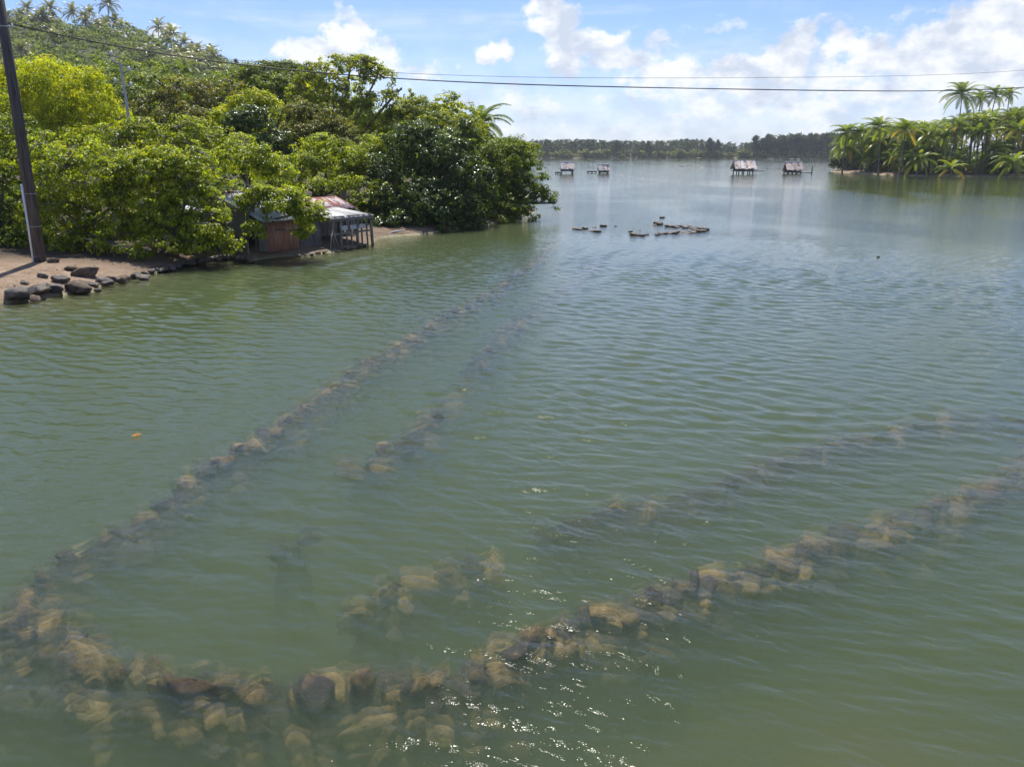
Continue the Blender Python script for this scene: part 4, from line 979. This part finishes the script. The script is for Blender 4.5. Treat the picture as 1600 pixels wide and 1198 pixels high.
# flat rubble below the sheds
for k in range(34):
    u = k/33; px = 470+u*105+rr.uniform(-4, 4); py = np.interp(px, [470, 520, 560, 600], [398, 393, 385, 376])+rr.uniform(-5, 1.5)
    p = W(px, py, .05); s = rr.uniform(.10, .26)
    tag(link('flat_stone', RK[rr.choice([0, 1, 2, 8, 3])], None, (p[0], p[1], .06), (0, 0, rr.uniform(0, 6)), (s, s*.8, s*.35)), 'flat brown stone on the little beach below the sheds', 'stone', 'flat stones below the sheds')
for (px, py, h, lb) in [(389, 405, .75, 'short wooden stake standing at the water in front of the shed')]:
    p = W(px, py, .0); tag(MB().tube([(0, 0, -.3), (0, 0, h*.5), (.02, 0, h)], [.05, .05, .045], 8).build('stake', TWIG, None, True, loc=(p[0], p[1], .05)), lb, 'stake')
p = W(618, 369, 0); tag(MB().tube([(0, 0, 0), (.5, .3, .15), (1.0, .5, .2)], [.06, .05, .03], 7).build('driftwood', CONC, None, True, loc=(p[0]-.6, p[1]+.1, .05)), 'pale piece of driftwood lying at the water right of the shelter', 'driftwood')
# stones of the emergent trap further out
emer = []
for (px, py, w) in [(899,357.5,8),(906,358,9),(914,357,8),(927,354.5,8),(943,353,9),(962,353,4),(926,361,9),(934,361.5,9),(985,362,6),(992,367,12),(1000,361,3),(1004,368,7),(1009,366,8),(1027,367,6),(1032,365,7),(1038,364.5,8),(1044,364.5,9),(1052,364,10),(1060,362.5,12),(1066,363,14),(1074,364,10),(1082,363,10),(1090,361.5,12),(1098,361,11),(1103,359,9),
     (1043,353.5,8),(1050,354,9),(1057,355,8),(1064,353,9),(1070,355.5,8),(1077,354,8),(1083,356,10),(1090,356,10),(1095,357.5,10),(1028,350,12),(1022,351,7),(1086,359,9)]:
    emer.append((px, py, w))
c0 = W(1060, 360, 0); rt = empty('fish_trap_wall', (c0[0], c0[1], -.6), label='curved line of pale stones breaking the surface in the middle of the lagoon', cat='stone wall', group='stone fish trap walls above water')
EM = [rock_mesh('stone', 700+k, STONE2, 2, .6, 6) for k in range(3)]+[rock_mesh('stone', 720+k, STONE, 2, .6, 6) for k in range(3)]
for k, (px, py, w) in enumerate(emer):
    p = W(px, py, .03); s = w*p[1]/FPX*.72
    link('stone', rr.choice(EM[:3]), rt, (p[0]-c0[0], p[1]-c0[1], .63+rr.uniform(-.05, .04)), (0, 0, rr.uniform(-.3, .3)), (s*.9, s*1.1, s*.72))
    link('stone', rr.choice(EM[:3]), rt, (p[0]-c0[0]+rr.uniform(-.3, .3), p[1]-c0[1]-.25, .52), (0, 0, rr.uniform(-.4, .4)), (s*1.3, s*1.2, s*.4))
for (px, py, w, lb) in [(1034, 339.5, 10, 'dark angular rock alone in the water just beyond the emergent stone line'), (1372, 400.5, 7, 'tiny dark rock alone in open water on the right')]:
    p = W(px, py, .05); s = w*p[1]/FPX*.55
    tag(link('rock', RK[3], None, (p[0], p[1], .02), (0, 0, .4), (s, s*.6, s*.6)), lb, 'rock')
# emergent wet rock in the near trap
p = W(300, 1062, 0)
tag(link('rock', rock_mesh('rock', 901, ALGA, 4, .42, 6), None, (p[0], p[1]+.06, -.13), (0.05, 0, .12), (.30, .14, .30)), 'orange-brown algae-covered rock just breaking the surface at the bottom left', 'rock')
# floating leaf
p = W(213, 681, 0); LFM = leaf_mat('fallen_leaf', (.5, .20, .03), (.6, .28, .05))
tag(link('floating_leaf', mesh_np('floating_leaf', [(-.09, 0, .012), (0, -.06, .02), (.10, .01, .03), (0, .06, .035), (0, 0, .012)], [(0, 1, 4), (1, 2, 4), (2, 3, 4), (3, 0, 4)], [LFM], tone=[.5]*5), None, (p[0], p[1], 0)), 'orange fallen leaf floating alone on the green water at the left', 'leaf')

# ------------------------------------------------------------------ thatched stilt huts and weirs in the lagoon
def stilt(px, py, wpx, hpx, label, kind, seed):
    r_ = random.Random(seed); p = W(px, py, 0); k = p[1]/FPX; w = wpx*k; h = hpx*k
    rt = empty('stilt_hut', (p[0], p[1], -1.6), label=label, cat='stilt hut', group='thatched stilt huts in the lagoon')
    zb = 1.6
    fl = zb+h*(.24 if kind in (0, 2) else .13)
    for sx in (-1, -.33, .33, 1):
        for sy in (-1, 1):
            if kind in (0, 1) and abs(sx) < .5: continue
            MB().tube([(sx*w*.38, sy*w*.3, 0), (sx*w*.38+r_.uniform(-.1, .1), sy*w*.3, fl)], .11, 6).build('leg', DARKW, rt)
    MB().box((0, 0, fl), (w*.92, w*.72, .16)).build('platform', DARKW, rt)
    e = fl+h*.12; tp_ = zb+h
    # walls below the eaves
    for s in (-1, 1): MB().box((0, s*w*.28, (fl+e+.3)/2), (w*.8, .06, e+.3-fl)).build('wall', DARKW, rt)
    n = 7
    for q in range(n):                                                # thatch bundles laid side by side
        x0 = -w/2+w*q/n; x1 = x0+w/n*1.06
        for s in (-1, 1):
            ov = r_.uniform(-.12, .12); top_ = tp_+r_.uniform(-.05, .08); th = .16
            y0 = s*(w*.44+ov*.4); y1 = s*.04
            MB().hexa([(x0, y0, e+ov), (x1, y0, e+ov), (x1, y1, top_-th), (x0, y1, top_-th), (x0+r_.uniform(-.05, .05), y0*1.06, e+th+ov), (x1, y0*1.06, e+th+ov), (x1+r_.uniform(-.05, .05), y1, top_), (x0, y1, top_)]).build('thatch', THATCHL if r_.random() < (.5 if kind != 3 else .1) else THATCH, rt)
        if kind == 2 and q % 2 == 0: MB().box((x0+.1, -w*.2, (e+tp_)/2+.15), (.10, .10, h*.62), Matrix.Rotation(-.6, 4, 'X').to_3x3()).build('batten', THATCHL, rt)
    MB().tube([(-w*.53, 0, tp_+.02), (w*.53, 0, tp_+.02)], .12, 6).build('ridge_cap', THATCHL, rt)
    if kind == 3:
        MB().box((w*.8, 0, fl-.1), (w*.8, .5, .14)).build('jetty', DARKW, rt); MB().tube([(w*1.15, 0, 0), (w*1.17, 0, zb+h*.65)], .10, 6).build('post', DARKW, rt)
        MB().tube([(w*.4, 0, tp_-.05), (w*.85, 0, tp_)], .06, 5).build('pole', DARKW, rt)
    if kind == 2:
        MB().box((w*.72, 0, fl-.05), (w*.5, .8, .12)).build('jetty', DARKW, rt); MB().tube([(w*.5, 0, tp_-.5), (w*.68, 0, fl)], .06, 5).build('brace', THATCHL, rt)
    return p
stilt(886, 271.5, 21, 17, 'thatched hut on tall legs in the lagoon, leftmost of the four', 0, 1)
stilt(943, 271, 17, 12.5, 'smallest thatched hut in the lagoon with pale roof, second from the left', 1, 2)
stilt(1161, 272, 32, 19, 'largest thatched hut in the lagoon with striped battens on its roof', 2, 3)
stilt(1238, 271.5, 25, 17, 'brown thatched hut in the lagoon with a side jetty and upright post, rightmost', 3, 4)
for (px, py, w, lb) in [(872, 272, 8, 'low wooden rack left of the leftmost stilt hut'), (925, 270.5, 14, 'small flat platform between the two left stilt huts')]:
    p = W(px, py, 0); k = p[1]/FPX; rt = empty('platform', (p[0], p[1], -1.5), label=lb, cat='platform')
    MB().box((0, 0, 1.5+2.2*k), (w*k, 1.2, .25)).build('deck', DARKW, rt)
    for s in (-1, 0, 1): MB().tube([(s*w*k*.45, 0, 0), (s*w*k*.45, 0, 1.5+2.5*k)], .12, 5).build('leg', DARKW, rt)
weir = [(800,274),(840,272),(868,272),(905,272),(930,272),(960,273),(985,276),(1003,278),(1020,276.5),(1045,274.5),(1090,275),(1140,273.5),(1165,273),(1205,272.5),(1260,272)]
P = []
for (p, d, k) in path_pts(weir, 0, 1.0):
    if rr.random() < .75: P.append((p[0]+rr.uniform(-.4, .4), p[1]+rr.uniform(-.3, .3), rr.uniform(.22, .5)))
c0 = W(1000, 276, 0); rt = empty('fish_trap_wall', (c0[0], c0[1], -1.2), label='thin dark stone weir linking the stilt huts across the lagoon', cat='stone wall', group='stone fish trap walls above water')
for (x, y, s) in P[:290]: link('stone', rr.choice(EM[:3]), rt, (x-c0[0], y-c0[1], 1.13), (0, 0, rr.uniform(0, 6)), (s, s*.8, s*.45))
for k, (px, py) in enumerate([(1064, 261), (1074, 261), (1096, 262)]):
    p = W(px, py, 0); tag(link('rock', RK[k], None, (p[0], p[1], 0), (0, 0, k), (.9, .5, .35)), 'small dark rock awash far out beyond the stone weir', 'rock', 'rocks awash beyond the weir')

# ------------------------------------------------------------------ haze
hz = MB().box((0, 0, 30), (2640, 2640, 76)); m, t = newmat('haze_air')
pv = t.n('ShaderNodeVolumePrincipled', i={'Color': (.88, .94, 1.0, 1), 'Density': .00018, 'Anisotropy': .5})
t.n('ShaderNodeOutputMaterial', i={1: pv.outputs[0]})
HAZE = True
if HAZE: tag(hz.build('haze', m), kind='stuff')
